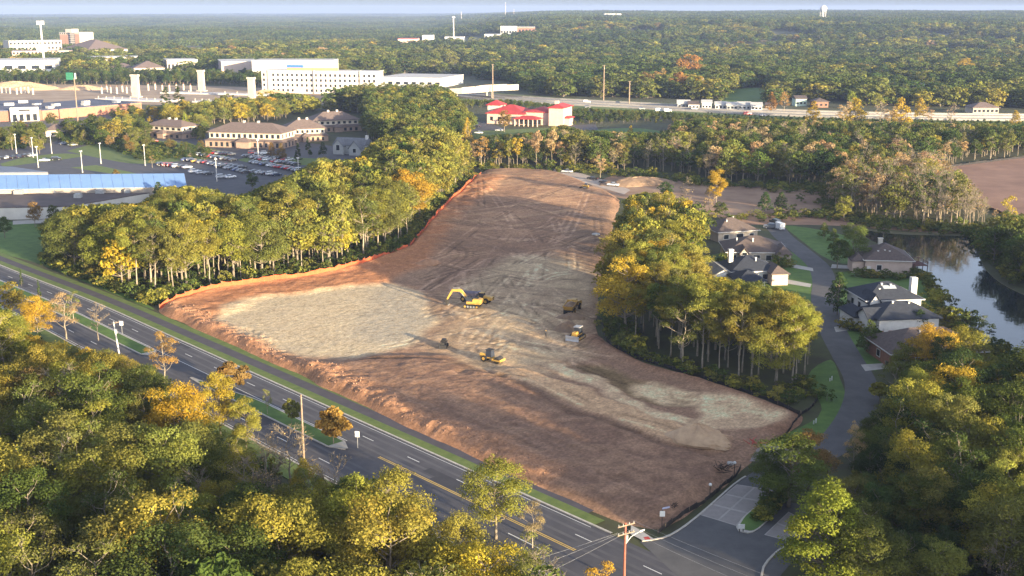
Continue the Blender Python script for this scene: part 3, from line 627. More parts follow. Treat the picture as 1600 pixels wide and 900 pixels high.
ga = G(1372,529); gb = G(1467,527); loc = Vector((ga.x, ga.y, 0))-o.location; cz, sz_ = math.cos(-o.rotation_euler[2]), math.sin(-o.rotation_euler[2]); lx, ly = loc.x*cz-loc.y*sz_, loc.x*sz_+loc.y*cz; GW = (gb-ga).length
mb = MB(); mb.box(lx, ly, 1.7, lx+GW, ly+9.6, 4.1); part(mb, 'garage_wall', W_white, o); mb = MB(); mb.box(lx-.06, ly-.06, 0, lx+GW+.06, ly+9.6, 1.7); part(mb, 'brick_base', W_brick, o)
mb = MB(); mb.hip(lx, ly, lx+GW, ly+9.6, 4.1, 2.6, .6); gr = part(mb, 'garage_roof', R_navy, o); vents(gr, [(lx+GW*.35, ly+4.2, 6.4), (lx+GW*.62, ly+4.0, 6.2)], M_trim)
win(o, lx+1.6, .05, 1.0, 2.2, ly-.07, m=M_trim, name='door'); win(o, lx+5.5, .2, .9, 1.2, ly-.07, frame=M_trim)
wing(o, lx-1.6, ly+1.5, lx+2.2, ly+7, 4.0, 1.6, W_white, R_navy, 'gable', along='x', wname='gable_wall')
house('brick house with wide brown roof half hidden by the golden tree', (1392,577), (1538,572), 12, 3.0, 3.4, W_brick, R_brown, [(.1,.8,1.4,1.4),(.3,.8,1.8,1.4),(.6,.8,1.4,1.4)], [('l',.5,.9,1.4,1.3)], [(.4,.4,.8)])
o, W = base('house', 'grey gabled house peeping over the woodland by the car park', 'house', (519,241), (566,243))
mb = MB(); mb.box(0, 2, 0, W, 12, 4.2); part(mb, 'wall', W_grey, o); mb = MB(); mb.gable(0, 2, W, 12, 4.2, 3.2, .5, .2, 'x'); part(mb, 'roof', mat('slate_shingles', (0.16,0.165,0.18), (0.12,0.122,0.135), .9, 1), o)
wing(o, .5, 0, 6.0, 6, 4.2, 3.0, W_grey, bpy.data.materials['slate_shingles'], 'gable'); win(o, 3.2, 2.0, 1.8, 2.6, 0, frame=M_trim)
wing(o, W-6.2, -1.6, W-.4, 6, 3.6, 3.2, W_grey, bpy.data.materials['slate_shingles'], 'gable'); win(o, W-3.3, 1.4, 1.6, 1.9, -1.6, frame=M_trim)
mb = MB(); mb.box(W-1, 6, 4, W+.2, 7.2, 9); part(mb, 'chimney', M_trim, o)

def office(label, A, B, D, h, rh, nw, sun_wall=W_cream):
    o, W = base('office_building', label, 'office', A, B, 'brick offices by the car park')
    k = 1.6; lo = h*.45
    mb = MB(); mb.box(-k, -k, 0, W+k, D+k, lo); part(mb, 'ground_floor_wall', W_lime, o)
    mb = MB(); x0, y0, x1, y1 = -k-.6, -k-.6, W+k+.6, D+k+.6
    lo_ = [(x0,y0,lo),(x1,y0,lo),(x1,y1,lo),(x0,y1,lo)]; hi = [(.02,.02,lo+1.1),(W-.02,.02,lo+1.1),(W-.02,D-.02,lo+1.1),(.02,D-.02,lo+1.1)]
    mb.mesh(lo_+hi, [(3,2,1,0),(0,1,5,4),(1,2,6,5),(2,3,7,6),(3,0,4,7),(4,5,6,7)]); part(mb, 'skirt_roof', R_off, o)
    mb = MB(); mb.box(0, 0, lo+.4, W, D, h); part(mb, 'upper_floor_wall', sun_wall, o)
    mb = MB(); mb.hip(0, 0, W, D, h, rh, 1.1, .3); rf = part(mb, 'roof', R_off, o)
    for i in range(nw): win(o, W*(i+.5)/nw, lo+1.5, W/nw*.5, h-lo-2.1, 0); win(o, W*(i+.5)/nw, .5, W/nw*.45, lo-1.2, -k)
    for i in range(max(3, nw//3)): win(o, W, lo+1.5, 1.3, h-lo-2.1, D*(i+.5)/max(3, nw//3), side='r'); win(o, W+k, .5, 1.2, lo-1.2, D*(i+.5)/max(3, nw//3), side='r')
    for i in range(2):
        t = .4+.2*i; mb = MB(); mb.box(W*t-.6, D*.5-.6, h+rh-1, W*t+.6, D*.5+.6, h+rh+1.2); mb.build('chimney', M_conc, rf)
    mb = MB(); mb.box(W*.42, -k-2.6, 0, W*.60, -k, lo-.2); part(mb, 'porch_wall', W_lime, o); mb = MB(); mb.hip(W*.42, -k-2.6, W*.60, .6, lo-.2, 1.9, .5); part(mb, 'porch_roof', R_off, o)
    return o
office('small brick office with taupe hip roof beside two tall spruces', (233,213), (285,217), 12, 6.2, 3.0, 6)
office('long two-storey office with taupe hip roof facing the car park', (328,229), (440,232), 17, 7.4, 4.2, 13)
office('middle office with sunlit walls between the two other hip-roofed offices', (446,222), (508,220), 15, 6.6, 4.2, 8)
office('farthest hip-roofed office beside the green clump of trees', (491,207), (560,204), 15, 6.4, 4.2, 8)

# the warehouse with the blue roof
wo = thing('warehouse', 'low warehouse with long blue metal roof beside the woodland', 'warehouse', (0, 0, 0))
z1 = 4.2; lowp = [G(-140,327,z1), G(107,322,z1), G(233,301,z1), G(-140,303,z1)]
mb = MB(); mb.prism(lowp, 0, z1-.25); part(mb, 'low_wall', mat('white_block_wall', (0.56,0.53,0.48), (0.47,0.44,0.40), .85, .3), wo)
cxl = sum(p.x for p in lowp)/4; cyl = sum(p.y for p in lowp)/4
mb = MB(); mb.prism([(cxl+(p.x-cxl)*1.003, cyl+(p.y-cyl)*1.006) for p in lowp], z1-.25, z1); lr_ = part(mb, 'low_roof', R_flat, wo)
f0, f1, b0, b1 = G(-140,297,6.0), G(292,291,6.0), G(-140,275,9.3), G(288,271.5,9.3)
mb = MB()
mb.mesh([(f0.x,f0.y,0),(f1.x,f1.y,0),(b1.x,b1.y,0),(b0.x,b0.y,0),(f0.x,f0.y,5.9),(f1.x,f1.y,5.9),(b1.x,b1.y,9.2),(b0.x,b0.y,9.2)], [(3,2,1,0),(0,1,5,4),(1,2,6,5),(2,3,7,6),(3,0,4,7),(4,5,6,7)]); part(mb, 'high_wall', W_beige, wo)
NPL = 26
e = (f1-f0).normalized()*.5
for i in range(NPL):            # roof sheets, each with its standing seam
    a, b = i/NPL, (i+1)/NPL-.0012
    q = [f0.lerp(f1, a), f0.lerp(f1, b), b0.lerp(b1, b), b0.lerp(b1, a)]; mb = MB()
    dn = (q[0]-q[3]); dn.z = dn.z; dn = dn.normalized()*.6; q[0] = q[0]+dn; q[1] = q[1]+dn
    mb.mesh([tuple(p+Vector((0,0,.0))) for p in q]+[tuple(p+Vector((0,0,.16))) for p in q], [(3,2,1,0),(4,5,6,7),(0,1,5,4),(1,2,6,5),(2,3,7,6),(3,0,4,7)])
    mb.tube(q[1]+Vector((0,0,.17)), q[2]+Vector((0,0,.17)), .06, .06, 4); part(mb, 'roof_sheet', R_blue, wo)
for px, py, w in ((30,303,3.2),(82,301,3.0),(122,309,2.4),(157,302,3.0),(200,301,2.0)):
    g = G(px, py, z1); mb = MB(); mb.box(g.x-w/2, g.y-1, z1-.05, g.x+w/2, g.y+1, z1+1.3); mb.box(g.x-w/2+.3, g.y-.7, z1+1.3, g.x+w/2-.3, g.y+.7, z1+1.5); mb.build('rooftop_unit', M_steel, lr_)
rb = [G(-140,272,8.2), G(75,270,8.2), G(20,262,8.2), G(-140,256,8.2)]
mb = MB(); mb.prism(rb, 0, 8.2); part(mb, 'rear_wall', W_beige, wo); mb = MB(); mb.prism([(p.x*1.0015, p.y*1.0015) for p in rb], 8.2, 8.5); part(mb, 'rear_roof', mat('blue_grey_roof', (0.15,0.18,0.25), (0.12,0.145,0.2), .8, .2), wo)
for t in (.12, .3, .48): p = lowp[0].lerp(lowp[1], t); mb = MB(); mb.box(p.x-1.8, p.y-.12, 0, p.x+1.8, p.y+.1, 3.0); part(mb, 'loading_door', M_conc, wo)

# superstore
so_, W = base('superstore', 'big brick superstore with dark flat roof and white entrance front', 'store', (-90,193), (66,188))
mb = MB(); mb.box(0, 0, 0, W, 85, 6.4); part(mb, 'wall', W_brick, so_); mb = MB(); mb.box(-.2, -.2, 6.4, W+.2, 85, 6.9); rf = part(mb, 'roof', R_dark, so_)
mb = MB(); mb.box(W-18, -3.5, 0, W-1.5, 1, 8.6); part(mb, 'entrance_front', mat('white_stone_front', (0.60,0.55,0.50), (0.5,0.46,0.42), .85, .3), so_)
for i in range(4): win(so_, W-15.6+i*3.9, .3, 2.4, 4.2, -3.5)
mb = MB(); mb.box(W-13, -3.8, 6.4, W-6.5, -3.5, 7.4); part(mb, 'sign_board', M_black, so_)
for t in (.25, .5): mb = MB(); mb.box(W*t-3, -2.5, 0, W*t+3, .5, 7.4); part(mb, 'pilaster', W_pink, so_)
for x, y in ((W-60,12),(W-50,32),(W-42,52),(W-28,18),(W-20,40),(W-12,60),(W-33,70),(W-66,45)):
    mb = MB(); mb.box(x-3, y-2, 6.8, x+3, y+2, 8.6); mb.build('rooftop_unit', R_white, rf)
A2, B2 = G(66,188), G(222,174); d2 = (B2-A2); W2 = d2.length
s2 = thing('store_building', 'brick store wing with dark roof running back from the superstore', 'store', (A2.x, A2.y, 0), math.atan2(d2.y, d2.x))
mb = MB(); mb.box(.4, 0, 0, W2, 52, 6.0); part(mb, 'wall', mat('orange_brick', (0.42,0.20,0.13), (0.33,0.155,0.10), .9, .4), s2); mb = MB(); mb.box(.4, -.25, 6.0, W2+.2, 52, 6.35); rf2 = part(mb, 'roof', R_dark, s2)
mb = MB(); mb.box(W2*.62, -.6, 0, W2*.98, .2, 5.0); part(mb, 'brick_panel', W_brick, s2)
for x, y in ((12,8),(26,22),(40,10),(52,26),(66,12),(20,34)):
    if x < W2-4: mb = MB(); mb.box(x-2.4, y-1.6, 6.3, x+2.4, y+1.6, 7.8); mb.build('rooftop_unit', R_white, rf2)
o, W = base('store_building', 'low tan shop with brown roof among the car park trees', 'store', (72,214), (112,212)); mb = MB(); mb.box(0, 0, 0, W, 12, 3.4); part(mb, 'wall', W_cream, o); mb = MB(); mb.hip(0, 0, W, 12, 3.4, 3.0, .8); part(mb, 'roof', R_off, o); win(o, W*.3, .8, 2.5, 1.6, 0); win(o, W*.7, .8, 2.5, 1.6, 0)

# hotel under construction
ho, W = base('hotel_building', 'long white four-storey block under construction with rows of dark window openings', 'building', (410,145), (589,148))
mb = MB(); mb.box(0, 0, 0, W, 17, 18.2); part(mb, 'wall', mat('white_sheathing', (0.66,0.60,0.54), (0.58,0.52,0.47), .85, .08), ho)
mb = MB(); mb.box(-.4, -.4, 18.2, W+.4, 17.4, 18.9); part(mb, 'roof', R_white, ho)
for r_ in range(4):
    for c_ in range(24):
        if r_ == 0 and c_ in (7, 8, 15): continue
        win(ho, W*(c_+.5)/24, 1.4+4.2*r_, 1.8, 2.2, -.02, name='window_opening')
mb = MB(); mb.box(W*.22, 2, 18.9, W*.66, 4, 21.0); part(mb, 'plywood_parapet', M_ply, ho); mb = MB(); mb.box(W*.20, 6, 18.9, W*.34, 9, 23.0); part(mb, 'tarpaulin', M_tarp, ho)
for k in range(3): mb = MB(); mb.box(W*(.06+.4*k), -1.2, 0, W*(.06+.4*k)+1.2, 0, 19.2); part(mb, 'pilaster', W_cream, ho)
def block(name, label, A, B, D, h, wm, rm, rows=0, cols=0, cat='building', wsz=(1.8, 1.4), roof=None, z=0.0):
    o, W = base(name, label, cat, A, B); o.location.z = z
    mb = MB(); mb.box(0, 0, -1, W, D, h); part(mb, 'wall', wm, o); mb = MB()
    if roof == 'hip': mb.hip(0, 0, W, D, h, min(W, D)*.22, .8, .3)
    elif roof == 'gable': mb.gable(0, 0, W, D, h, min(W, D)*.25, .6, .3, 'x')
    else: mb.box(-.3, -.3, h, W+.3, D+.3, h+.6)
    part(mb, 'roof', rm, o)
    for r_ in range(rows):
        for c_ in range(cols): win(o, W*(c_+.5)/cols, h*(r_+.3)/max(rows, 1), min(wsz[0], W/cols*.6), min(wsz[1], h/rows*.55), -.03)
    return o
block('store_building', 'pale flat-roofed hall right behind the white hotel block', (395,126), (520,126), 40, 19, W_white, R_white, 1, 10, wsz=(4, 2))
block('store_building', 'white flat-roofed store at the hotel end beside the green trees', (592,135), (690,137), 60, 8, W_white, R_white, 1, 8, 'store', (4, 2.2))
block('store_building', 'long white warehouse beyond the dark hedge under the tall mast', (-60,115), (87,113), 60, 13, W_white, R_white, 1, 7, 'store', (8, 4))
block('store_building', 'tan blank-walled store beyond the dark hedge near the hotel', (347,122), (405,121), 60, 16, W_tan, R_white, 1, 3, 'store', (4, 3))
block('store_building', 'cream shopfront row behind the parked cars', (262,113), (310,112), 40, 13, W_cream, R_white, 1, 8, 'store', (3.5, 5))
block('store_building', 'cream shop with brown hip roof beyond the dark hedge', (210,117), (258,116), 30, 7, W_cream, R_off, 1, 6, 'store', (3, 3), 'hip')
block('store_building', 'long cream shopping row below the brown roof', (132,103), (214,102), 40, 10, W_cream, R_white, 1, 14, 'store', (3.5, 4))
block('store_building', 'small brown-roofed kiosk among the flagpoles', (168,113), (204,113), 20, 5, W_tan, R_off, 1, 4, 'store', (3, 2), 'hip')
block('store_building', 'wide hall with big brown roof near the tall apartment tower', (138,88), (200,86), 80, 9, W_cream, R_off, 1, 10, 'store', (4, 3), 'hip')
block('apartment_building', 'long cream apartment row left of the tall tower', (16,88), (98,86), 30, 22, W_cream, R_white, 3, 14, 'building', (3.2, 3.2))
block('store_building', 'orange brick row in front of the cream apartment row', (20,95), (112,94), 20, 13, W_pink, R_dark, 2, 16, 'store', (2.5, 3))
block('store_building', 'low white shed beyond the cream shopfronts', (297,86), (322,86), 20, 9, W_white, R_white, 1, 4, 'store', (3, 3))
o = block('apartment_tower', 'tall orange brick apartment tower with pale bands above the town', (95,79), (112,79.5), 26, 30, W_cream, R_white, 9, 5, 'tower', (2.4, 1.8))
W = (G(112,79.5)-G(95,79)).length
mb = MB(); mb.box(2, -.6, 2, W*.85, 0, 27); part(mb, 'brick_panel', mat('peach_brick', (0.50,0.29,0.20), (0.42,0.24,0.16), .9, .1), o); mb = MB(); mb.box(W+3, -3, -1, W*2.0, 24, 31); part(mb, 'right_wall', W_cream, o); mb = MB(); mb.box(W*1.55, -3.5, 2, W*1.95, -3, 28); part(mb, 'brick_panel', bpy.data.materials['peach_brick'], o)
mb = MB(); mb.box(W*.4, 4, 30, W*.95, 18, 36); part(mb, 'lift_house', W_cream, o)
for c_ in range(4):
    for r_ in range(9): win(o, W*1.15+c_*W*.11, 2.5+r_*3.1, 1.6, 1.6, -3.02)

# red-roofed hall
ro_, W = base('red_roofed_hall', 'pale pink hall with red hip roofs and arcaded porch', 'building', (761,193), (820,195))
def rpart(x0, y0, x1, y1, h, rh, nm, wm=W_pink): 
    mb = MB(); mb.box(x0, y0, 0, x1, y1, h); part(mb, nm+'_wall', wm, ro_); mb = MB(); mb.hip(x0, y0, x1, y1, h, rh, .9, .3); part(mb, nm+'_roof', R_red, ro_)
rpart(0, 0, W, 22, 6.2, 4.6, 'hall'); rpart(-2.5, 8, 6.0, 17, 10.5, 2.8, 'tower', W_cream)
rpart(W+.1, 1.5, W+16, 20, 7.6, 2.6, 'middle'); rpart(W+15.5, -1, W+24.5, 18, 10.6, 2.0, 'end_block'); rpart(W+24.6, 2, W+27.5, 10, 4.5, 1.0, 'annexe')
mb = MB(); mb.hip(W-4, -9, W+11, -.1, 4.2, 1.6, .5, .3); part(mb, 'porch_roof', R_red, ro_)
for i in range(6): mb = MB(); mb.tube((W-3.6+i*2.85, -8.6, 0), (W-3.6+i*2.85, -8.6, 4.2), .38, .34, 8); part(mb, 'porch_column', W_pink, ro_)
for i in range(5): win(ro_, W-2.2+i*2.85, .3, 2.0, 3.0, -.03)
for x in (3, 8, 13): win(ro_, x, 2.0, 1.8, 2.4, -.03)
mb = MB(); mb.box(W+17, 6, 12, W+19, 9, 14.4); part(mb, 'chimney', W_pink, ro_)

# far rows beyond the highway and on the hills
HS = ((1068,170,22,3.6,W_grey,R_white),(1084,171,20,3.4,W_white,R_flat),(1104,171,18,4.5,W_white,R_white),(1126,171,20,3.2,W_white,R_white),(1144,172,20,3.2,W_grey,R_white),(1163,172,22,3.2,W_white,R_white),(1182,173,20,3.4,W_white,R_white),(1204,173,18,3.4,W_beige,R_flat))
HL = ('blue-grey', 'low white', 'taller white', 'long white', 'grey-walled', 'white-walled', 'second white-walled', 'beige')
for (x, y, w, h, wm, rm), ad in zip(HS, HL): block('mobile_home', f'{ad} mobile home in the row beyond the highway', (x-w/2+1.5, y), (x+w/2-1.5, y+.2), 11, h, wm, rm, 1, 3, 'house', (1.6, 1.4), 'gable')
block('house', 'pale green house beyond the highway by the golden tree', (1243,166), (1260,166), 11, 5.2, mat('pale_green_siding', (0.45,0.55,0.45), (0.4,0.48,0.4), .8, .5), R_flat, 1, 3, 'house', (1.6, 1.4), 'gable')
block('house', 'dark-roofed house beyond the highway by parked trailers', (1272,168), (1294,168), 12, 4.0, W_brick, R_brown, 1, 3, 'house', (1.6, 1.4), 'hip')
block('house', 'white gabled house alone among the trees of the far hillside', (1377,122), (1387,122), 12, 9, W_white, R_white, 2, 2, 'house', (2, 1.8), 'gable')
block('house', 'grey-roofed house half sunk in trees beyond the golden autumn trees', (1438,148), (1462,147), 14, 5, W_white, mat('pale_grey_roof', (0.36,0.37,0.38), (0.3,0.3,0.31), .9, .3), 1, 4, 'house', (2, 1.6), 'hip')
block('house', 'long low grey-roofed building behind the highway trees', (1520,178), (1560,178), 14, 4.0, W_beige, R_off, 1, 6, 'house', (2, 1.6), 'hip')
for i, (x, y, w, h, wm, rm, lb) in enumerate(((637,76,30,16,W_pink,R_red,'pink-roofed building in the distant strip beside the mast'),(668,73,16,20,W_white,R_white,'white hall in the distant strip beside the mast'),(710,71,30,11,W_white,R_white,'long white roof at the foot of the distant mast'),(690,74,24,8,W_grey,R_white,'grey hall in the distant strip beside the mast'),(775,72,36,9,W_white,R_white,'white hall in the distant strip beyond the mast'),(795,69,26,18,W_grey,R_white,'tall grey hall in the distant strip beyond the mast'),(820,68,32,12,W_brick,R_white,'brick hall with white roof in the distant strip'),(957,49,26,14,W_white,R_white,'white hall alone on the far wooded hill'))):
    gx_ = G(x, y); block('hall_building', lb, (x-w/2, y), (x+w/2, y), 50, h, wm, rm, 1, 6, 'building', (6, 4), z=tz(gx_.x, gx_.y))
# ------------------------------------------------------------------ bridge works, highway, masts
M_pier = mat('warm_concrete', (0.52,0.45,0.37), (0.42,0.36,0.30), .9, .2)
for (x, yb, h, w), lb in zip(((213,152,18,6.2),(315.5,142.5,18,5.6),(394,155,17,5.6)), ('concrete bridge pier standing behind the superstore wing', 'concrete bridge pier standing beyond the other two piers', 'concrete bridge pier nearest the white hotel block')):
    g = G(x, yb); o = thing('bridge_pier', lb, 'pier', (g.x, g.y, 0), R(-20), 'unfinished bridge piers')
    mb = MB(); mb.box(-w/2, -1.3, 0, w/2, 1.3, h, taper=.12); part(mb, 'shaft', M_pier, o); mb = MB(); mb.box(-w/2-.4, -1.6, h-1.6, w/2+.4, 1.6, h); part(mb, 'cap', M_pier, o); mb = MB(); mb.box(-w/2-1.2, -2.6, -.2, w/2+1.2, 2.6, .9); part(mb, 'footing', M_conc, o)
for A, B, D, lb in (((148,156),(262,160),16,'long pale concrete slab behind the superstore'), ((300,160),(398,164),16,'long pale concrete slab before the nearest pier'), ((405,160),(470,166),14,'pale concrete slab below the hotel block'), ((250,146),(420,150),12,'pale concrete slab between the bridge piers')):
    o, W = base('concrete_slab', lb, 'slab', A, B); mb = MB(); mb.box(0, 0, -.1, W, D, 1.1); part(mb, 'deck', mat('new_concrete', (0.56,0.52,0.49), (0.47,0.43,0.41), .85, .1), o)
    for i in range(9): mb = MB(); mb.box(W*(i+.4)/9, .2, 1.1, W*(i+.4)/9+.5, .7, 3.0); part(mb, 'starter_post', M_pier, o)
pr = random.Random(4); p0 = None
for i, (x, y) in enumerate([(4+7*k+pr.uniform(-2, 2), 147+pr.uniform(-2, 1)) for k in range(8)]+[(158+8*k+pr.uniform(-2, 2), 146+pr.uniform(-2.5, 1)) for k in range(7)]+[(232+11*k, 142+pr.uniform(-2, 1)) for k in range(8)]):
    g = G(x, y)
    if p0 is None:
        p0 = thing('concrete_pile', 'short concrete pile standing in the worked ground', 'pile', (g.x, g.y, 0), 0, 'piles in the worked ground'); mb = MB(); mb.tube((0,0,-.2), (0,0,5.2), .75, .7, 8); part(mb, 'shaft', M_pier, p0); mb = MB(); mb.tube((0,0,5.2), (0,0,6.6), .3, .3, 6); part(mb, 'rebar_cage', W_brick, p0)
    else: dup(p0, (g.x, g.y, 0), 0)
for px, py, rx, ry, h, sd, lb in ((25,136,34,14,5,31,'orange dirt bank at the end of the worked ground'), (60,140,30,12,4,35,'long orange dirt bank behind the superstore roof'), (130,140,26,10,3.5,38,'dirt bank beside the green sign pole'), (420,146,22,9,3,41,'grey dirt bank before the hotel block')): heap('soil_heap', px, py, rx, ry, h, R(8), lb, M_heap, sd)
HWY = smooth_line([tuple(G(*p)[:2]) for p in ((690,147),(805,156.5),(900,162),(1000,167),(1100,172.5),(1200,177.5),(1300,181),(1400,183.5),(1500,185),(1600,186),(1800,187.5))], 12.0)
M_hwy = mat('highway_concrete', (0.29,0.275,0.26), (0.23,0.22,0.205), .9, .08)
mb = MB(); strip(HWY, -20, 20, .5, mb, zb=-.1); structure('highway', mb, M_hwy)
mb = MB(); strip(HWY, -36, -20.1, .46, mb, zb=-.1); strip(HWY, 20.1, 34, .46, mb, zb=-.1); structure('highway_verge', mb, M_verge)
mb = MB()
for o_ in (-13, -6.5, 6.5, 13): strip(HWY, o_-.12, o_+.12, .52, mb)
structure('highway_markings', mb, M_white)
for o_, lb in ((-19.6, 'concrete parapet along the far edge of the highway'), (0, 'concrete barrier down the middle of the highway'), (19.6, 'concrete parapet along the near edge of the highway')):
    t_ = thing('highway_barrier', lb, 'barrier', tuple(HWY[0])); L = offset_line(HWY, o_)
    for i in range(0, len(L)-3, 3):
        a, b = L[i]-HWY[0], L[i+3]-HWY[0]; d = (b-a).normalized(); n = Vector((-d.y, d.x, 0)); mb = MB(); b = b-d*.06
        mb.mesh([a-n*.35+Vector((0,0,.5)), a+n*.35+Vector((0,0,.5)), b+n*.35+Vector((0,0,.5)), b-n*.35+Vector((0,0,.5)), a-n*.15+Vector((0,0,1.7)), a+n*.15+Vector((0,0,1.7)), b+n*.15+Vector((0,0,1.7)), b-n*.15+Vector((0,0,1.7))], [(3,2,1,0),(4,5,6,7),(0,1,5,4),(1,2,6,5),(2,3,7,6),(3,0,4,7)]); mb.build('barrier_section', mat('grey_barrier_concrete', (0.34,0.31,0.28), (0.27,0.25,0.225), .9, .2), t_)
# overpass
OVP = smooth_line([tuple(G(*p)[:2]) for p in ((690,154),(722,155),(752,154.5),(785,153),(806,152))], 8.0); ob = OVP[0].copy()
ov_ = thing('overpass', 'curved concrete overpass with long parapet above the hedge', 'overpass', tuple(ob))
zs = [5.0+3.0*min(1, i/(len(OVP)*.55)) for i in range(len(OVP))]
def ostrip(o0, o1, dz0, dz1, nm, m):
    mb = MB(); a = offset_line(OVP, o0); b = offset_line(OVP, o1)
    for i in range(len(a)-1):
        vs = [Vector((p.x-ob.x, p.y-ob.y, zs[j]+dz)) for dz in (dz0, dz1) for p, j in ((a[i], i), (a[i+1], i+1), (b[i+1], i+1), (b[i], i))]; mb.mesh(vs, [(3,2,1,0),(4,5,6,7),(0,1,5,4),(1,2,6,5),(2,3,7,6),(3,0,4,7)])
    part(mb, nm, m, ov_)
ostrip(-14, 4, -2.0, 0, 'deck', M_pier); ostrip(3.4, 4.1, 0.02, 2.4, 'parapet', M_pier); ostrip(-14.1, -13.4, .02, 1.6, 'parapet', M_pier)
for i in range(1, len(OVP), 3):
    for o_ in (0.0, -9): p = offset_line(OVP, o_)[i]; mb = MB(); mb.tube((p.x-ob.x, p.y-ob.y, -.2), (p.x-ob.x, p.y-ob.y, zs[i]-2.0), .9, .9, 10); part(mb, 'pier', M_pier, ov_)
M_wood = mat('weathered_pole_wood', (0.30,0.22,0.16), (0.20,0.145,0.105), .95, 2.0)
M_mast = mat('white_mast_steel', (0.70,0.67,0.63), (0.6,0.57,0.54), .6, .2)
def mast(name, px, pyb, h, r, lb, top=None, cat='mast', z=None):
    g = G(px, pyb); z = tz(g.x, g.y) if z is None else z; o = thing(name, lb, cat, (g.x, g.y, z)); mb = MB(); mb.tube((0,0,-1), (0,0,h), r, r*.7, 8); part(mb, 'shaft', M_mast, o)
    if top == 'box':
        for s in (-1, 1): mb = MB(); mb.box(s*2.2-1.9, -1, h-1, s*2.2+1.9, 1, h+3.2, M=None); part(mb, 'floodlight_box', M_mast, o)
        mb = MB(); mb.box(-7, -1, h*.42, 6, 1, h*.42+3.4); part(mb, 'sign_panel', M_mast, o)
    if top == 'disc': mb = MB(); mb.tube((0,0,h), (0,0,h+2.2), 3.2, 3.0, 10); part(mb, 'platform', M_mast, o)
    if top == 'lattice':
        for k in range(8): mb = MB(); mb.box(-r*2.2, -r*2.2, h*(k+.5)/8, r*2.2, r*2.2, h*(k+.5)/8+.8); part(mb, 'cross_band', M_mast if k % 2 else R_red, o)
    return o
mast('lighting_mast', 70, 108, 52, 1.3, 'very tall white mast with twin boxes on top beyond the long warehouse', 'box')
mast('radio_mast', 709, 71, 48, 1.2, 'white mast with round platform above the long white roof', 'disc')
for x, y, h, lb in ((721,40,44,'thin radio mast on the ridge just right of the white mast'), (790,40,66,'tallest thin radio mast on the far ridge'), (803,40,34,'short radio mast on the far ridge next to the tallest one'), (708,44,34,'faint short radio mast behind the white mast')): mast('radio_mast', x, y, h, .7, lb, 'lattice')
# water tower
wt = thing('water_tower', 'white water tower with bulbous tank on the wooded horizon', 'tower', (805, 3000, tz(805, 3000))); zb = wt.location.z
mb = MB(); prof = [(1.5, 62-zb), (7, 63-zb), (10.5, 66.5-zb), (11.5, 70-zb), (10.5, 73.5-zb), (7, 76.5-zb), (2, 78.6-zb), (.2, 79.2-zb)]
vs = [(r_*math.cos(2*math.pi*i/20), r_*math.sin(2*math.pi*i/20), z_) for r_, z_ in prof for i in range(20)]; mb.mesh(vs, [(j*20+i, j*20+(i+1)%20, (j+1)*20+(i+1)%20, (j+1)*20+i) for j in range(len(prof)-1) for i in range(20)]); wtk = mb.build('tank', M_mast, wt, smooth=True)
mb = MB(); mb.tube((0,0,-1), (0,0,63-zb), 2.2, 1.9, 10); part(mb, 'stem', M_mast, wt)
for k in range(6): a = k*math.pi/3; mb = MB(); mb.tube((9*math.cos(a), 9*math.sin(a), -1), (9.5*math.cos(a), 9.5*math.sin(a), 66-zb), .5, .5, 6); part(mb, 'leg', M_mast, wt)

# utility poles and wires
def upole(px, py, h, lb, arms=1, rz=R(45), lean=0.0, lamp=False, m=None, r=.15):
    g = G(px, py); o = thing('utility_pole', lb, 'utility pole', (g.x, g.y, 0), rz); o.rotation_euler[1] = lean; m = m or M_wood
    mb = MB(); mb.tube((0,0,-.3), (0,0,h), r*1.15, r*.8, 9); part(mb, 'pole', m, o)
    for k in range(arms):
        z = h-.35-k*1.1; mb = MB(); mb.box(-1.25, -.22, z, 1.25, -.10, z+.13); ar = part(mb, 'crossarm', M_wood, o)
        for x in (-1.1, -.45, .45, 1.1): mb = MB(); mb.tube((x, -.16, z+.13), (x, -.16, z+.36), .06, .045, 6); mb.build('insulator', M_steel, ar)
    if arms: mb = MB(); mb.tube((.28, .12, h-2.6), (.28, .12, h-1.7), .22, .22, 9); part(mb, 'transformer', M_steel, o)
    if lamp:
        mb = MB(); mb.path([Vector((0,.05,h-3.0)), Vector((.9,.05,h-2.1)), Vector((2.3,.05,h-1.7))], [.05,.05,.045], 6); la = part(mb, 'lamp_arm', M_steel, o)
        mb = MB(); mb.tube((2.2,.05,h-1.72), (2.9,.05,h-1.66), .16, .08, 8); mb.build('lamp_head', M_trim, la)
    return o
P3 = upole(975, 912, 8.1, 'reddish utility pole with two crossarms and street lamp at the side street', 2, R(30), lamp=True, m=mat('reddish_pole', (0.36,0.12,0.08), (0.26,0.085,0.06), .9, 2))
P2 = upole(475, 716, 10.5, 'tall bare wooden utility pole on the median by a small tree', 0, R(45)); P1 = upole(186, 552, 6.8, 'pale leaning utility pole with crossarm and transformer beside the bare tree', 1, R(45), R(-5), m=M_mast)
for x, y, h, lb in ((943,158,27,'tallest wooden pole behind the highway'), (983,163,17,'shorter wooden pole behind the highway next to the tallest'), (1097,152,15,'wooden pole behind the highway near the mobile homes'), (770,155,27,'wooden pole standing by the overpass')): upole(x, y, h, lb, 1, 0, r=.45)
for x, y, h, lb in ((1355,93,14,'pole among the far trees above the lone white house'), (1512,80,13,'pole among far trees above the golden tree'), (1570,76,12,'pole among the farthest right trees')): upole(x, y, h, lb, 0, 0, r=.5, m=M_mast)
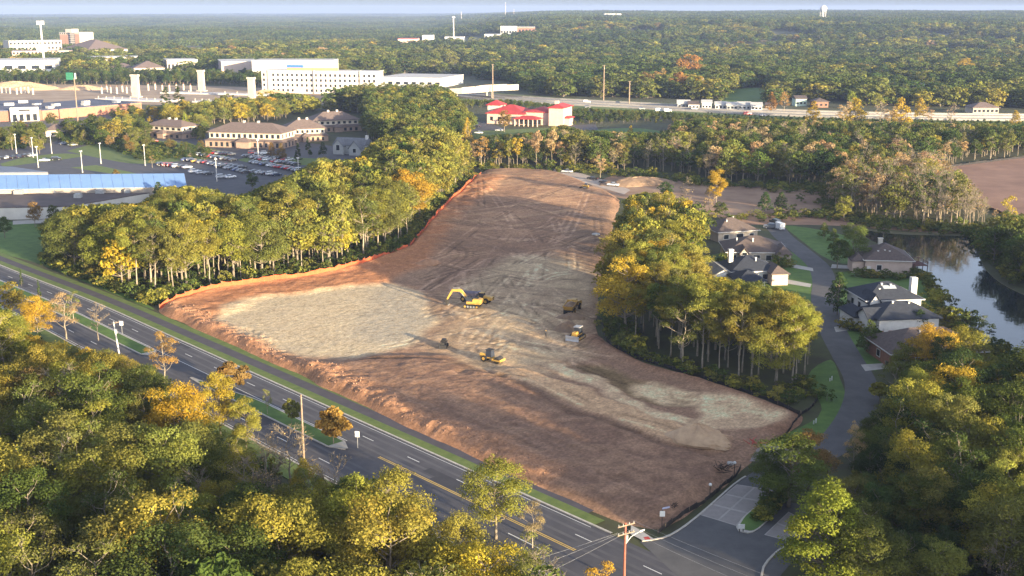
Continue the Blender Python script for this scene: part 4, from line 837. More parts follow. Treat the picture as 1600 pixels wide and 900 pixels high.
def wire(a, b, sag, lb, r=.016):
    o = thing('power_line', lb, 'wire', tuple(a)); mb = MB(); pts = []
    for i in range(13): t = i/12; pts.append((b-a)*t-Vector((0,0,sag*4*t*(1-t))))
    mb.path([Vector(p) for p in pts], [r]*13, 4); part(mb, 'conductor', M_steel, o)
tp3 = P3.location+Vector((0, 0, 8.1)); ax = Vector((math.cos(R(30)), math.sin(R(30)), 0))
for k, x in enumerate((-1.1, .0, 1.1)):
    wire(tp3+ax*x, Vector((44+4*x, 96-3*x, 8.3+.9*x)), .9, f'{("first","second","third","fourth")[k]} power line from the reddish pole across the side street', .010)
    wire(tp3+ax*x-Vector((0,0,1.1)), Vector((-22+4*x, 97-5*x, 8.6+1.1*x)), .9, f'{("first","second","third","fourth")[k]} power line from the reddish pole along the divided road', .010)

# lamp posts of the car park
lp = None
for i, (x, y) in enumerate(((60,262),(129,270),(158,256),(227,259),(339,284),(26,240),(81,240),(404,250),(467,282),(52,246))):
    g = G(x, y)
    if lp is None:
        lp = thing('lamp_post', 'white lamp post with box head in the car park', 'lamp post', (g.x, g.y, 0), 0, 'lamp posts of the car park'); mb = MB(); mb.tube((0,0,0), (0,0,9.2), .16, .11, 8); part(mb, 'pole', M_mast, lp); mb = MB(); mb.box(-.5, -.35, 9.1, .5, .35, 9.5); part(mb, 'lamp_head', M_mast, lp); mb = MB(); mb.tube((0,0,-.1), (0,0,.7), .3, .3, 8); part(mb, 'base', M_conc, lp)
    else: dup(lp, (g.x, g.y, 0), pr.uniform(0, 3))
g = G(122, 191); sp_ = thing('sign_pole', 'tall thin pole carrying a green square sign by the superstore', 'sign', (g.x, g.y, 0)); mb = MB(); mb.tube((0,0,0), (0,0,27), .45, .3, 8); part(mb, 'pole', M_wood, sp_); mb = MB(); mb.box(-4.8, -.3, 26, -.4, .3, 30.4); part(mb, 'sign_panel', mat('green_sign', (0.03,0.15,0.09), (0.02,0.12,0.07), .6, 1), sp_); mb = MB(); mb.box(.5, -.2, 26.5, 1.3, .2, 30); part(mb, 'side_panel', M_mast, sp_)
# signs, garden lamps, markers
def street_sign(px, py, h, w, hh, lb, m, rz=0, post=M_steel):
    g = G(px, py); o = thing('road_sign', lb, 'sign', (g.x, g.y, .12), rz); mb = MB(); mb.tube((0,0,-.15), (0,0,h), .05, .045, 6); part(mb, 'post', post, o); mb = MB(); mb.box(-w/2, -.09, h-hh, w/2, -.05, h+.05); part(mb, 'sign_panel', m, o, .015); return o
street_sign(559, 700, 2.7, .75, .95, 'white sign on a post at the blunt end of the median', M_white, R(-10)); street_sign(191, 521, 2.6, .8, .9, 'white sign on a post by the leaning utility pole', M_white)
o = street_sign(1034, 826, 3.0, .12, .1, 'street name sign on a dark post at the side street corner', M_black, 0, M_black)
mb = MB(); mb.box(-.1, -.13, 2.75, 1.05, -.09, 3.0); part(mb, 'name_plate', mat('blue_name_plate', (0.45,0.47,0.6), (0.38,0.4,0.55), .5, 4), o).rotation_euler[2] = R(25); mb = MB(); mb.box(-.35, -.12, 1.7, .35, -.08, 2.5); part(mb, 'notice_panel', M_white, o)
for px, py, lb in ((1109,777,'white globe lamp on a black post by the entry silt fence'), (1147,743,'white globe lamp on a black post at the far end of the entry silt fence'), (1293,724,'white globe lamp at the side street bend under the thin tree'), (1302,488,'white globe lamp before the white two-storey house'), (1324,795,'white globe lamp beside the lime green dense tree'), (1246,524,'white globe lamp in the wood strip before the driveway')):
    g = G(px, py); z0 = site_z(g.x, g.y); o = thing('garden_lamp', lb, 'lamp', (g.x, g.y, z0)); mb = MB(); mb.tube((0,0,-.1), (0,0,1.7), .06, .05, 7); part(mb, 'post', M_black, o)
    bm = bmesh.new(); bmesh.ops.create_uvsphere(bm, u_segments=10, v_segments=7, radius=.24); me = bpy.data.meshes.new('globe'); bm.to_mesh(me); bm.free(); me.materials.append(M_white); gl = link('globe', me, o); gl.location = (0, 0, 1.9); mb = MB(); mb.tube((0,0,1.62), (0,0,1.72), .12, .12, 8); part(mb, 'collar', M_black, o)
for px, py, lb in ((1273,662,'pair of white marker boards on the lawn near the side street'), (1298,595,'white folding sign on the lawn by the wood edge')):
    g = G(px, py); o = thing('lawn_sign', lb, 'sign', (g.x, g.y, 0), R(20))
    for s in (-.45, .45): mb = MB(); mb.box(s*.7-.10, -.05+s*.3, 0, s*.7+.10, .02+s*.3, .75+s*.25); part(mb, 'board', M_white, o)
g = G(1158, 832); o = thing('entry_sign', 'small white sign at the nose of the entry island', 'sign', (g.x, g.y, .2)); mb = MB(); mb.box(-.45, -.05, .35, .45, .05, 1.0); part(mb, 'sign_panel', M_white, o, .02); mb = MB(); mb.box(-.3, -.04, -.1, -.2, .04, .35); mb.box(.2, -.04, -.1, .3, .04, .35); part(mb, 'stand', M_black, o)
g = GS(1141, 727); o = thing('boulder', 'pale rounded boulder by the broken brush at the site corner', 'rock', (g.x, g.y, g.z)); bm = bmesh.new(); bmesh.ops.create_icosphere(bm, subdivisions=2, radius=.55)
for v in bm.verts: v.co *= .8+.35*float(vnoise(v.co.x*2+5, v.co.y*2+v.co.z, 1.0, 9)); v.co.z = v.co.z*.7+.3
me = bpy.data.meshes.new('stone'); bm.to_mesh(me); bm.free(); me.materials.append(M_conc); link('stone', me, o)
def brush(px, py, n, r, lb, m=M_black):
    g = GS(px, py); o = thing('brush_pile', lb, 'brush pile', (g.x, g.y, g.z)); mb = MB()
    for _ in range(n): a = pr.uniform(0, 6.28); b = Vector((pr.gauss(0, r*.4), pr.gauss(0, r*.4), pr.uniform(0, .3))); mb.tube(b, b+Vector((math.cos(a), math.sin(a), pr.uniform(.1, .8))).normalized()*pr.uniform(.6, 1.5)*r*.7, .07, .03, 4)
    part(mb, 'twigs', m, o)
brush(1128, 733, 26, 1.4, 'dark pile of broken brush beside the pale boulder', mat('dark_twigs', (0.07,0.05,0.04), (0.04,0.03,0.025), .95, 3)); brush(1053, 793, 12, .8, 'small dark scrap of brush lying alone on the brown field', bpy.data.materials['dark_twigs']); brush(575, 409, 40, 3.2, 'tangle of sunlit cut branches at the woodland edge', M_barkp); brush(1178, 694, 14, 1.4, 'red plastic netting and brush by the gravel turnout', mat('red_netting', (0.5,0.09,0.07), (0.4,0.06,0.05), .8, 3))

# silt fences
M_silt = mat('orange_silt_fabric', (0.62,0.13,0.045), (0.46,0.09,0.035), .85, .5); M_siltb = mat('black_silt_fabric', (0.035,0.03,0.03), (0.02,0.018,0.018), .85, .5)
def silt(pts, h, m, lb, gap=2.6, onsite=True):
    L = smooth_line([tuple(G(*p)[:2]) for p in pts], gap); o = thing('silt_fence', lb, 'fence', (L[0].x, L[0].y, 0)); o0 = L[0]
    Q = [Vector((p.x+pr.uniform(-.15, .15), p.y+pr.uniform(-.15, .15), max(site_z(p.x, p.y), .02))) for p in L]
    for i in range(len(Q)-1):
        a, b = Q[i]-o0, Q[i+1]-o0; mb = MB(); s0, s1 = h*pr.uniform(.65, 1.1), h*pr.uniform(.65, 1.1); d = (b-a).normalized(); n = Vector((-d.y, d.x, 0))*.02
        b = b-d*.04; md = (a+b)/2+n*pr.uniform(-6, 6); sm_ = (s0+s1)/2*pr.uniform(.7, .95); up = Vector((0,0,1)); dn = up*-.1
        vs = [a+dn-n, md+dn-n, b+dn-n, a+up*s0-n, md+up*sm_-n, b+up*s1-n, a+dn+n, md+dn+n, b+dn+n, a+up*s0+n, md+up*sm_+n, b+up*s1+n]
        mb.mesh(vs, [(0,1,4,3),(1,2,5,4),(7,6,9,10),(8,7,10,11),(3,4,10,9),(4,5,11,10),(0,3,9,6),(2,8,11,5)]); part(mb, 'fabric_panel', m, o)
    mbs = MB(); mbs.box(-.035, -.035, -.2, .035, .035, h*1.15); sd = mbs.data('stake', M_wood)
    for i in range(len(Q)): s = link('stake', sd, o); s.location = Q[i]-o0+Vector((0, .05, 0)); s.rotation_euler = (pr.uniform(-.12, .12), pr.uniform(-.12, .12), 0)
silt([(250,484),(290,471),(330,460),(380,452),(430,445),(500,435),(530,429),(570,417),(600,405),(637,391)], 1.3, M_silt, 'sagging orange silt fence along the woodland edge above the pale pit')
silt([(640,388),(657,369),(673,352),(689,335),(707,317),(724,302),(742,285),(752,276)], 1.2, M_silt, 'orange and shaded silt fence climbing the slope beside the woodland')
silt([(940,505),(946,532),(968,548),(1000,562),(1050,578),(1100,592),(1150,609),(1200,626),(1250,650)], .8, M_siltb, 'black silt fence along the wood strip before the houses')
silt([(1030,834),(1050,818),(1075,802),(1100,786),(1125,765),(1150,744),(1158,734)], .75, M_siltb, 'black staked silt fence beside the entry paving', 1.5)
silt([(1252,650),(1238,667),(1225,682),(1205,692)], .6, M_siltb, 'black silt fence curling round the tip of the site by the lawn', 1.8)
silt([(1252,648),(1272,634),(1276,622)], .6, M_siltb, 'short black silt fence across the lawn corner', 1.8)
silt([(1476,262),(1540,254),(1600,247),(1680,242)], 1.0, M_siltb, 'long black silt fence behind the far dirt field', 6)
silt([(1500,316),(1530,322),(1560,332),(1580,342)], 1.0, M_siltb, 'black silt fence between the far dirt field and the pond trees', 4)
# dock and deck at the pond
g = G(1452, 464); o = thing('dock', 'small wooden dock on the pond beside the lawn', 'dock', (g.x, g.y, 0), R(-8))
for i in range(9): mb = MB(); mb.box(-.1+i*.56, -1.1, .42, .40+i*.56, 1.1, .50); part(mb, 'plank', M_wood, o)
for x in (.2, 2.5, 4.7):
    for y in (-1, 1): mb = MB(); mb.tube((x, y, -.3), (x, y, .95), .09, .09, 7); part(mb, 'post', M_wood, o)
g = G(1426, 424); o = thing('deck', 'raised dark red timber deck on the pond side of the tan house', 'deck', (g.x, g.y, 0), R(5)); M_deck = mat('dark_red_timber', (0.13,0.06,0.05), (0.09,0.04,0.035), .9, 2)
for i in range(10): mb = MB(); mb.box(.2, i*.62, 1.4, 4.2, i*.62+.56, 1.5); part(mb, 'plank', M_deck, o)
for x in (.3, 4.1):
    for y in (.2, 3, 6): mb = MB(); mb.box(x-.08, y-.08, -.2, x+.08, y+.08, 2.5); part(mb, 'post', M_deck, o)
for a in ((.2,-.03,2.4,4.2,.05,2.5),(.2,6.1,2.4,4.2,6.2,2.5),(4.15,0,2.4,4.25,6.2,2.5),(4.15,0,1.9,4.25,6.2,1.98)): mb = MB(); mb.box(*a); part(mb, 'rail', M_deck, o)
wt.scale = (.8, .8, 1)
# ------------------------------------------------------------------ vehicles and machines
M_tyre = mat('tyre_rubber', (0.025,0.025,0.026), (0.015,0.015,0.016), .9, 3); M_cat = mat('machine_yellow', (0.58,0.34,0.07), (0.42,0.245,0.06), .5, 1.2, spec=.4); M_dark = mat('dark_machine_steel', (0.045,0.042,0.04), (0.03,0.028,0.027), .7, 2); M_blade = mat('bright_blade_steel', (0.62,0.62,0.63), (0.5,0.5,0.52), .35, 1, metal=.5); M_cabg = mat('cab_glass', (0.04,0.05,0.07), (0.03,0.035,0.05), .1, 1, spec=.7)
def paint(n, c): return mat('car_paint_'+n, c, tuple(x*.92 for x in c), .3, .5, spec=.6)
CARP = {'white': (0.72,0.72,0.72), 'black': (0.015,0.015,0.017), 'silver': (0.42,0.43,0.45), 'grey': (0.12,0.125,0.135), 'red': (0.42,0.025,0.03), 'blue': (0.03,0.06,0.18), 'yellow': (0.75,0.42,0.02), 'dark blue': (0.02,0.03,0.07)}
_cm = {}
def car_parts(style, colour, o):
    k = (style, colour)
    if k not in _cm:
        if style == 'sedan': body = [(-2.3,.35),(2.3,.35),(2.32,.62),(2.2,.85),(1.2,.98),(-1.35,1.0),(-2.2,.95),(-2.32,.6)]; cab = [(1.15,.96),(.35,1.44),(-.95,1.45),(-1.75,.98)]; rz_ = (1.42, -.95, .35)
        elif style == 'suv': body = [(-2.3,.42),(2.3,.42),(2.32,.75),(2.2,1.05),(1.3,1.14),(-2.1,1.16),(-2.3,.9)]; cab = [(1.25,1.12),(.6,1.7),(-1.9,1.7),(-2.2,1.14)]; rz_ = (1.68, -1.85, .55)
        elif style == 'pickup': body = [(-2.8,.5),(2.8,.5),(2.82,.85),(2.7,1.12),(1.5,1.2),(-2.75,1.2),(-2.82,.8)]; cab = [(1.4,1.18),(.75,1.85),(-.75,1.85),(-.95,1.18)]; rz_ = (1.83, -.7, .7)
        else: body = [(-2.7,.4),(2.7,.4),(2.72,.8),(2.5,1.25),(1.9,1.4),(-2.68,1.4),(-2.7,.6)]; cab = [(1.85,1.38),(1.3,2.2),(-2.55,2.25),(-2.66,1.38)]; rz_ = (2.2, -2.5, 1.2)
        mb = MB(); mb.profile(body, -.9, .9, inset=.06); b = mb.data('body', paint(colour, CARP[colour]))
        mb = MB(); mb.profile(cab, -.8, .8, inset=.16); gl = mb.data('windows', M_cabg)
        mb = MB(); mb.box(-.64, rz_[1], rz_[0], .64, rz_[2], rz_[0]+.06, taper=.03); ro = mb.data('roof', paint(colour, CARP[colour]))
        if style == 'van': mb = MB(); mb.box(-.86, -2.68, 1.38, .86, .6, 2.26, taper=.05); ro = mb.data('roof', paint(colour, CARP[colour]))
        mb = MB(); mb.wheel((0,0,0), .34, .24); wh = mb.data('wheel', M_tyre); mb = MB(); mb.wheel((0,0,0), .19, .26); rim = mb.data('rim', M_steel)
        mb = MB(); mb.box(-.13, -.04, 0, .13, .04, .13); hl = mb.data('headlight', M_trim); mb = MB(); mb.box(-.11, -.04, 0, .11, .04, .15); tl = mb.data('tail_light', R_red)
        ax = {'sedan': (1.4,-1.4), 'suv': (1.4,-1.4), 'pickup': (1.75,-1.7), 'van': (1.7,-1.65)}[style]; L = body[2][0]; _cm[k] = (b, gl, ro, wh, rim, ax, hl, tl, L, body[2][1])
    b, gl, ro, wh, rim, ax, hl, tl, L, lz = _cm[k]
    bo = link('body', b, o); link('windows', gl, o); link('roof', ro, o)
    for s in (-.82, .82):
        for a in ax: w = link('wheel', wh, o); w.location = (s, a, .34); link('rim', rim, w)
        h = link('headlight', hl, bo); h.location = (s*.78, L-.01, lz-.08); t = link('tail_light', tl, bo); t.location = (s*.82, -L+.01, lz)
def car(px, py, rz, style, colour, label, group=None, z=None):
    g = G(px, py) if z is None else G(px, py, z); o = thing('parked_car' if style != 'pickup' else 'pickup_truck', label, 'car' if style != 'pickup' else 'truck', (g.x, g.y, .04 if z is None else z), rz, group); car_parts(style, colour, o); return o
cr = random.Random(12)
def row(A, B, n, rz, cols, where, styles=('sedan', 'sedan', 'suv'), side=0):
    for i in range(n):
        t = i/max(1, n-1); c = cols[i % len(cols)]; st_ = cr.choice(styles)
        car(A[0]+(B[0]-A[0])*t, A[1]+(B[1]-A[1])*t+cr.uniform(-.4, .4), rz+cr.uniform(-.04, .04), st_, c, f'{c} {st_ if st_ != "suv" else "estate car"} parked {where}', 'cars parked '+where)
row((396,255), (468,268), 14, R(-52), ['grey','silver','grey','blue','black','white','silver','red','red','dark blue','red','black','grey','white'], 'in the tight row beside the woodland')
row((398,249), (462,258), 11, R(-52), ['black','grey','red','white','black','red','silver','dark blue','black','grey','black'], 'in the second row beside the woodland')
row((384,246), (452,251), 12, R(-52), ['grey','black','silver','black','white','grey','blue','black','silver','black','red','white'], 'in the far row beside the office lawn')
row((330,257), (384,270), 9, R(-50), ['black','grey','white','black','silver','black','blue','grey','black'], 'in the middle of the car park behind the lamp post')
row((252,259), (292,263), 6, R(-50), ['black','red','red','white','black','silver'], 'along the drive lane of the car park')
row((290,251), (378,264), 12, R(-50), ['blue','dark blue','yellow','grey','red','silver','black','black','red','grey','dark blue','black'], 'in the middle row of the car park')
row((306,243), (364,252), 9, R(-50), ['dark blue','white','blue','red','silver','black','grey','black','black'], 'in the row nearest the offices')
row((303,270), (326,273), 3, R(-50), ['white','silver','black'], 'in the nearest corner row of the car park')
row((346,278), (360,278), 2, R(-50), ['silver','white'], 'beside the near lamp post of the car park')
row((398,270), (432,275), 5, R(-50), ['grey','silver','black','white','dark blue'], 'against the woodland below the tight row')
row((2,249), (50,245), 6, R(-25), ['black','white','black','dark blue','black','silver'], 'by the grass strip at the car park corner')
row((328,240), (362,243), 6, R(-20), ['red','red','silver','dark blue','black','grey'], 'in front of the long office')
row((70,252), (88,250), 2, R(-80), ['white','black'], 'beside the car park verge alone')
row((240,222), (257,226), 2, R(-70), ['red','grey'], 'before the small brick office')
row((225,196), (262,200), 4, R(-60), ['grey','black','silver','white'], 'behind the small brick office'); row((100,226), (114,228), 2, R(-80), ['dark blue','silver'], 'on the lane by the superstore')
row((395,241), (414,241), 3, R(-70), ['red','silver','white'], 'under the trees at the office end')
for x, y, c, s, lb in ((711,203,'white','van','white van under the trees left of the red-roofed hall'), (745,199,'black','sedan','black car on the drive of the red-roofed hall'), (748,209,'white','sedan','white car on the drive of the red-roofed hall'), (780,205,'silver','sedan','silver car on the lawn before the red-roofed hall')): car(x, y, R(80), s, c, lb)
car(886, 270, R(65), 'pickup', 'white', 'white pickup truck on the access track by the trees'); car(958, 291, R(62), 'pickup', 'white', 'white pickup truck beside the big soil mound'); car(926, 281, R(60), 'pickup', 'black', 'black pickup truck on the access track between the two white ones'); car(945, 287, R(60), 'pickup', 'black', 'second black pickup truck beside the soil mound')
car(1216, 358, R(15), 'van', 'white', 'white van parked at the head of the side street'); car(1204, 357, R(80), 'suv', 'grey', 'grey car parked across the head of the side street'); car(1211, 350, R(20), 'suv', 'black', 'black car parked behind the white van')
car(1402, 573, R(75), 'suv', 'black', 'black car on the driveway at the street bend')
for x, y, c, s, lb in ((917,161.0,'white','van','white van driving on the far lanes of the highway'),(918,168.3,'black','suv','dark car driving on the near lanes of the highway'),(1003,171,'grey','sedan','grey car driving on the near highway lanes by the pole'),(1030,174,'white','van','first white truck driving on the near highway lanes'),(1043,174.6,'white','van','second white truck driving on the near highway lanes'),(1168,179.6,'red','van','red truck driving on the highway past the mobile homes'),(1085,171,'silver','sedan','silver car driving on the far highway lanes'),(1192,181.5,'blue','sedan','blue car driving behind the red truck')): car(x, y, R(-80), s, c, lb, z=.51)

def tracks(o, x, L, w, h, name='track'):
    mb = MB(); r = h/2; pts = []
    for i in range(9): a = -math.pi/2+math.pi*i/8; pts.append((L/2-r+r*math.cos(a), r+r*math.sin(a)))
    for i in range(9): a = math.pi/2+math.pi*i/8; pts.append((-L/2+r+r*math.cos(a), r+r*math.sin(a)))
    mb.profile(pts, x-w/2, x+w/2)
    for i in range(14): y = -L/2+r+(L-2*r)*i/13; mb.box(x-w/2-.02, y-.05, h-.01, x+w/2+.02, y+.05, h+.05)
    t = part(mb, name, M_dark, o)
    for i in range(5): y = -L/2+r+(L-2*r)*i/4; m2 = MB(); m2.wheel((x+(w/2 if x > 0 else -w/2), y, r), r*.6, .08, n=10); m2.build('roller', M_cat if i in (0, 4) else M_steel, t)
def beam(o, a, b, w, h0, h1, nm, m=None):
    a, b = Vector(a), Vector(b); d = (b-a).normalized(); s = Vector((1,0,0)); u = d.cross(s).normalized(); vs = []
    for p, h in ((a, h0), (b, h1)):
        for sx, su in ((-1,-1),(1,-1),(1,1),(-1,1)): vs.append(p+s*(sx*w/2)+u*(su*h/2))
    mb = MB(); mb.mesh(vs, [(3,2,1,0),(4,5,6,7),(0,1,5,4),(1,2,6,5),(2,3,7,6),(3,0,4,7)]); return part(mb, nm, m or M_cat, o, .04)
# excavator (local +y is forward)
g = GS(738, 480); ex = thing('excavator', 'yellow tracked excavator with bent boom digging beside the hauler', 'excavator', tuple(g), R(76))
tracks(ex, -1.35, 4.6, .65, 1.05); tracks(ex, 1.35, 4.6, .65, 1.05)
mb = MB(); mb.box(-1.0, -1.6, .45, 1.0, 1.6, 1.0); mb.tube((0,0,1.0), (0,0,1.2), 1.0, 1.0, 16); part(mb, 'undercarriage', M_dark, ex)
mb = MB(); mb.box(-1.5, -2.3, 1.2, 1.5, 1.4, 2.0); mb.box(-1.5, -2.3, 2.0, 1.5, -.4, 2.75, taper=.08); part(mb, 'house', M_cat, ex, .06)
mb = MB(); mb.profile([(-2.2,1.15),(-2.2,2.7),(-2.75,2.6),(-3.0,2.2),(-3.0,1.5),(-2.75,1.15)], -1.5, 1.5); part(mb, 'counterweight', M_cat, ex, .06)
mb = MB(); mb.box(-1.48, -.3, 2.0, -.45, 1.5, 3.3, taper=.08); cb = part(mb, 'cab', M_cabg, ex, .03); mb = MB(); mb.box(-1.46, -.28, 3.3, -.47, 1.48, 3.4); mb.build('cab_roof', M_dark, cb); mb = MB(); mb.box(-.2, -1.8, 2.75, 1.2, -.7, 2.95); part(mb, 'engine_hood', M_dark, ex)
beam(ex, (.15,1.0,1.9), (.15,3.6,4.9), .55, .7, .85, 'boom'); beam(ex, (.15,3.5,4.85), (.15,6.2,4.7), .5, .85, .6, 'boom'); beam(ex, (.15,5.9,4.95), (.15,7.7,1.9), .42, .65, .4, 'stick')
for a, b in (((-.25,1.3,1.6),(-.2,3.2,4.1)), ((.55,1.3,1.6),(.5,3.2,4.1)), ((.15,3.8,5.5),(.15,5.9,5.4)), ((.15,6.3,4.6),(.15,7.6,2.4))): mb = MB(); mb.tube(a, b, .12, .08, 8); part(mb, 'hydraulic_ram', M_steel, ex)
mb = MB(); mb.profile([(7.2,1.9),(8.0,1.95),(8.3,1.3),(8.0,.6),(7.3,.35),(7.5,.9),(7.35,1.4)], -.55, .85); bk = part(mb, 'bucket', M_dark, ex)
for i in range(5): mb = MB(); mb.box(-.5+i*.3, 7.1, .22, -.38+i*.3, 7.4, .38); mb.build('tooth', M_steel, bk)
# articulated hauler
def hauler(px, py, rz, label, load, bend=0.0, bed_m=None):
    g = GS(px, py); o = thing('dump_truck', label, 'dump truck', tuple(g), rz); bed_m = bed_m or M_cat
    Mf = Matrix.Translation((0, 1.6, 0)) @ Matrix.Rotation(bend, 4, 'Z')
    mb = MB(); mb.box(-.55, -4.2, .9, .55, 1.6, 1.3); part(mb, 'rear_frame', M_dark, o)
    mb = MB(); mb.box(-.6, 0, .9, .6, 3.6, 1.35, M=Mf); part(mb, 'front_frame', M_dark, o)
    mb = MB(); mb.profile([(1.5,1.3),(4.3,1.15),(4.45,1.6),(4.2,2.15),(1.6,2.45)], -1.05, 1.05, M=Mf, inset=.15); hd = part(mb, 'hood', M_cat, o, .05)
    mb = MB(); mb.box(-.6, 4.28, 1.3, .6, 4.42, 1.95, M=Mf); mb.build('grille', M_dark, hd)
    mb = MB(); mb.box(-.85, .1, 1.3, .85, 1.6, 3.15, M=Mf, taper=.1); cb = part(mb, 'cab', M_cabg, o, .03); mb = MB(); mb.box(-.8, .15, 3.15, .8, 1.55, 3.28, M=Mf); mb.build('cab_roof', M_cat, cb)
    mb = MB(); mb.box(-.9, -.3, 1.3, .9, .08, 2.2, M=Mf); part(mb, 'cab_base', M_cat, o)
    # tub: open box with sloping tail
    out = [(-1.55,-5.0,2.75),(1.55,-5.0,2.75),(1.55,.9,3.0),(-1.55,.9,3.0)]; lo = [(-1.1,-4.3,1.5),(1.1,-4.3,1.5),(1.1,.6,1.35),(-1.1,.6,1.35)]; inn = [(-1.42,-4.85,2.72),(1.42,-4.85,2.72),(1.42,.75,2.95),(-1.42,.75,2.95)]; li = [(-1.0,-4.0,1.75),(1.0,-4.0,1.75),(1.0,.4,1.6),(-1.0,.4,1.6)]
    mb = MB(); mb.mesh(out+lo+inn+li, [(4,5,1,0),(5,6,2,1),(6,7,3,2),(7,4,0,3),(7,6,5,4),(0,1,9,8),(1,2,10,9),(2,3,11,10),(3,0,8,11),(8,9,13,12),(9,10,14,13),(10,11,15,14),(11,8,12,15),(12,13,14,15)])
    bd = part(mb, 'dump_body', bed_m, o)
    mb = MB(); mb.box(-1.55, .9, 2.9, 1.55, 1.35, 3.3); mb.build('headboard', bed_m, bd)
    if load:
        mb = MB(); vs = []; nx_, ny_ = 6, 12
        for j in range(ny_+1):
            for i in range(nx_+1):
                u, v = i/nx_, j/ny_; vs.append((-1.4+2.8*u, -4.8+5.5*v, 2.6+.85*math.sin(math.pi*u)*math.sin(math.pi*v)**.6+pr.uniform(-.06, .06)))
        mb.mesh(vs, [(j*(nx_+1)+i, j*(nx_+1)+i+1, (j+1)*(nx_+1)+i+1, (j+1)*(nx_+1)+i) for j in range(ny_) for i in range(nx_)]); mb.build('soil_load', M_heapd, bd)
    for s in (-1.15, 1.15):
        for y in (-1.6, -3.3): mb = MB(); mb.wheel((s, y, .88), .88, .6, n=16); w = part(mb, 'wheel', M_tyre, o); mb = MB(); mb.wheel((s*1.02, y, .88), .45, .62, n=12); mb.build('rim', M_cat, w)
        p = Mf @ Vector((s, 2.4, .88)); mb = MB(); mb.wheel(p, .88, .6, n=16); w = part(mb, 'wheel', M_tyre, o); mb = MB(); mb.wheel((p.x*1.02, p.y, .88), .45, .62, n=12); mb.build('rim', M_cat, w)
    for s in (-.8, .8): mb = MB(); p = Mf @ Vector((s, 4.35, 1.55)); mb.box(p.x-.14, p.y-.05, 1.5, p.x+.14, p.y+.08, 1.7); mb.build('headlight', M_trim, hd)
    return o
hauler(742, 472, R(-118), 'yellow articulated hauler with grey tub waiting behind the excavator', False, R(8), mat('worn_grey_tub', (0.22,0.19,0.24), (0.15,0.13,0.16), .6, 1))
hauler(893, 487, R(-16), 'yellow articulated hauler loaded with brown soil', True, R(-10))
# bulldozer
g = GS(902, 529); bd = thing('bulldozer', 'yellow bulldozer with bright blade beside the brown heaps', 'bulldozer', tuple(g), R(152))
tracks(bd, -1.15, 3.9, .6, 1.1); tracks(bd, 1.15, 3.9, .6, 1.1)
mb = MB(); mb.box(-.75, -1.6, .6, .75, 2.1, 1.35); mb.box(-.6, .5, 1.35, .6, 2.15, 2.05, taper=.08); part(mb, 'body', M_cat, bd, .05)
mb = MB(); mb.box(-.8, -1.3, 1.35, .8, .5, 2.95, taper=.12); cb = part(mb, 'cab', M_cabg, bd, .03); mb = MB(); mb.box(-.85, -1.4, 2.95, .85, .6, 3.12); mb.build('cab_roof', M_trim, cb)
mb = MB(); mb.profile([(2.95,.15),(3.2,.1),(3.1,.6),(3.2,1.3),(2.98,1.35),(2.88,.7)], -1.75, 1.75); part(mb, 'blade', M_blade, bd)
for s in (-1.5, 1.5): mb = MB(); mb.box(s-.1, -.2, .45, s+.1, 2.95, .75); part(mb, 'push_arm', M_cat, bd)
mb = MB(); mb.box(-.4, -2.4, .7, .4, -1.6, 1.3); mb.tube((0,-2.3,.2), (0,-2.3,1.4), .12, .12, 6); part(mb, 'ripper', M_dark, bd); mb = MB(); mb.tube((.4,1.4,2.0), (.4,1.4,2.8), .07, .07, 7); part(mb, 'exhaust', M_dark, bd)
# roller
g = GS(768, 565); rl = thing('road_roller', 'yellow soil roller with drum and dark cab at the field edge', 'roller', tuple(g), R(-122))
mb = MB(); mb.wheel((0,2.1,.8), .8, 2.1, n=24); part(mb, 'drum', M_dark, rl)
mb = MB(); mb.box(-1.25, .9, .65, -1.08, 3.1, 1.05); mb.box(1.08, .9, .65, 1.25, 3.1, 1.05); mb.box(-1.25, 3.0, .6, 1.25, 3.25, 1.15); mb.box(-1.25, .75, .6, 1.25, 1.1, 1.15); part(mb, 'drum_frame', M_cat, rl, .03)
mb = MB(); mb.box(-.55, -3.0, .8, .55, .7, 1.3); mb.box(-.8, -3.1, 1.3, .8, -1.3, 2.05, taper=.1); part(mb, 'engine_hood', M_cat, rl, .05)
mb = MB(); mb.box(-.8, -1.25, 1.3, .8, .45, 3.0, taper=.1); cb = part(mb, 'cab', M_cabg, rl, .03); mb = MB(); mb.box(-.85, -1.3, 3.0, .85, .5, 3.14); mb.build('cab_roof', M_dark, cb)
for s in (-.85, .85): mb = MB(); mb.wheel((s,-1.7,.78), .78, .55, n=16); w = part(mb, 'wheel', M_tyre, rl); mb = MB(); mb.wheel((s*1.03,-1.7,.78), .4, .57, n=12); mb.build('rim', M_cat, w)
# compact loader
g = GS(694, 542); sk = thing('compact_loader', 'small black compact loader standing on the pale clay', 'loader', tuple(g), R(170))
mb = MB(); mb.box(-.6, -1.1, .4, .6, .9, 1.2); part(mb, 'body', M_dark, sk, .04); mb = MB(); mb.box(-.55, -.6, 1.2, .55, .7, 2.05, taper=.06); cb = part(mb, 'cab', M_black, sk)
mb = MB(); mb.profile([(1.4,.1),(2.2,.1),(2.1,.3),(1.6,.8),(1.4,.8)], -.9, .9); part(mb, 'bucket', M_dark, sk)
for s in (-.75, .75):
    mb = MB(); mb.path([Vector((s,-1.0,1.5)), Vector((s,.6,1.35)), Vector((s,1.5,.5))], [.1,.1,.09], 6); part(mb, 'lift_arm', M_dark, sk)
    for y in (-.65, .65): mb = MB(); mb.wheel((s,y,.42), .42, .3, n=12); part(mb, 'wheel', M_tyre, sk)
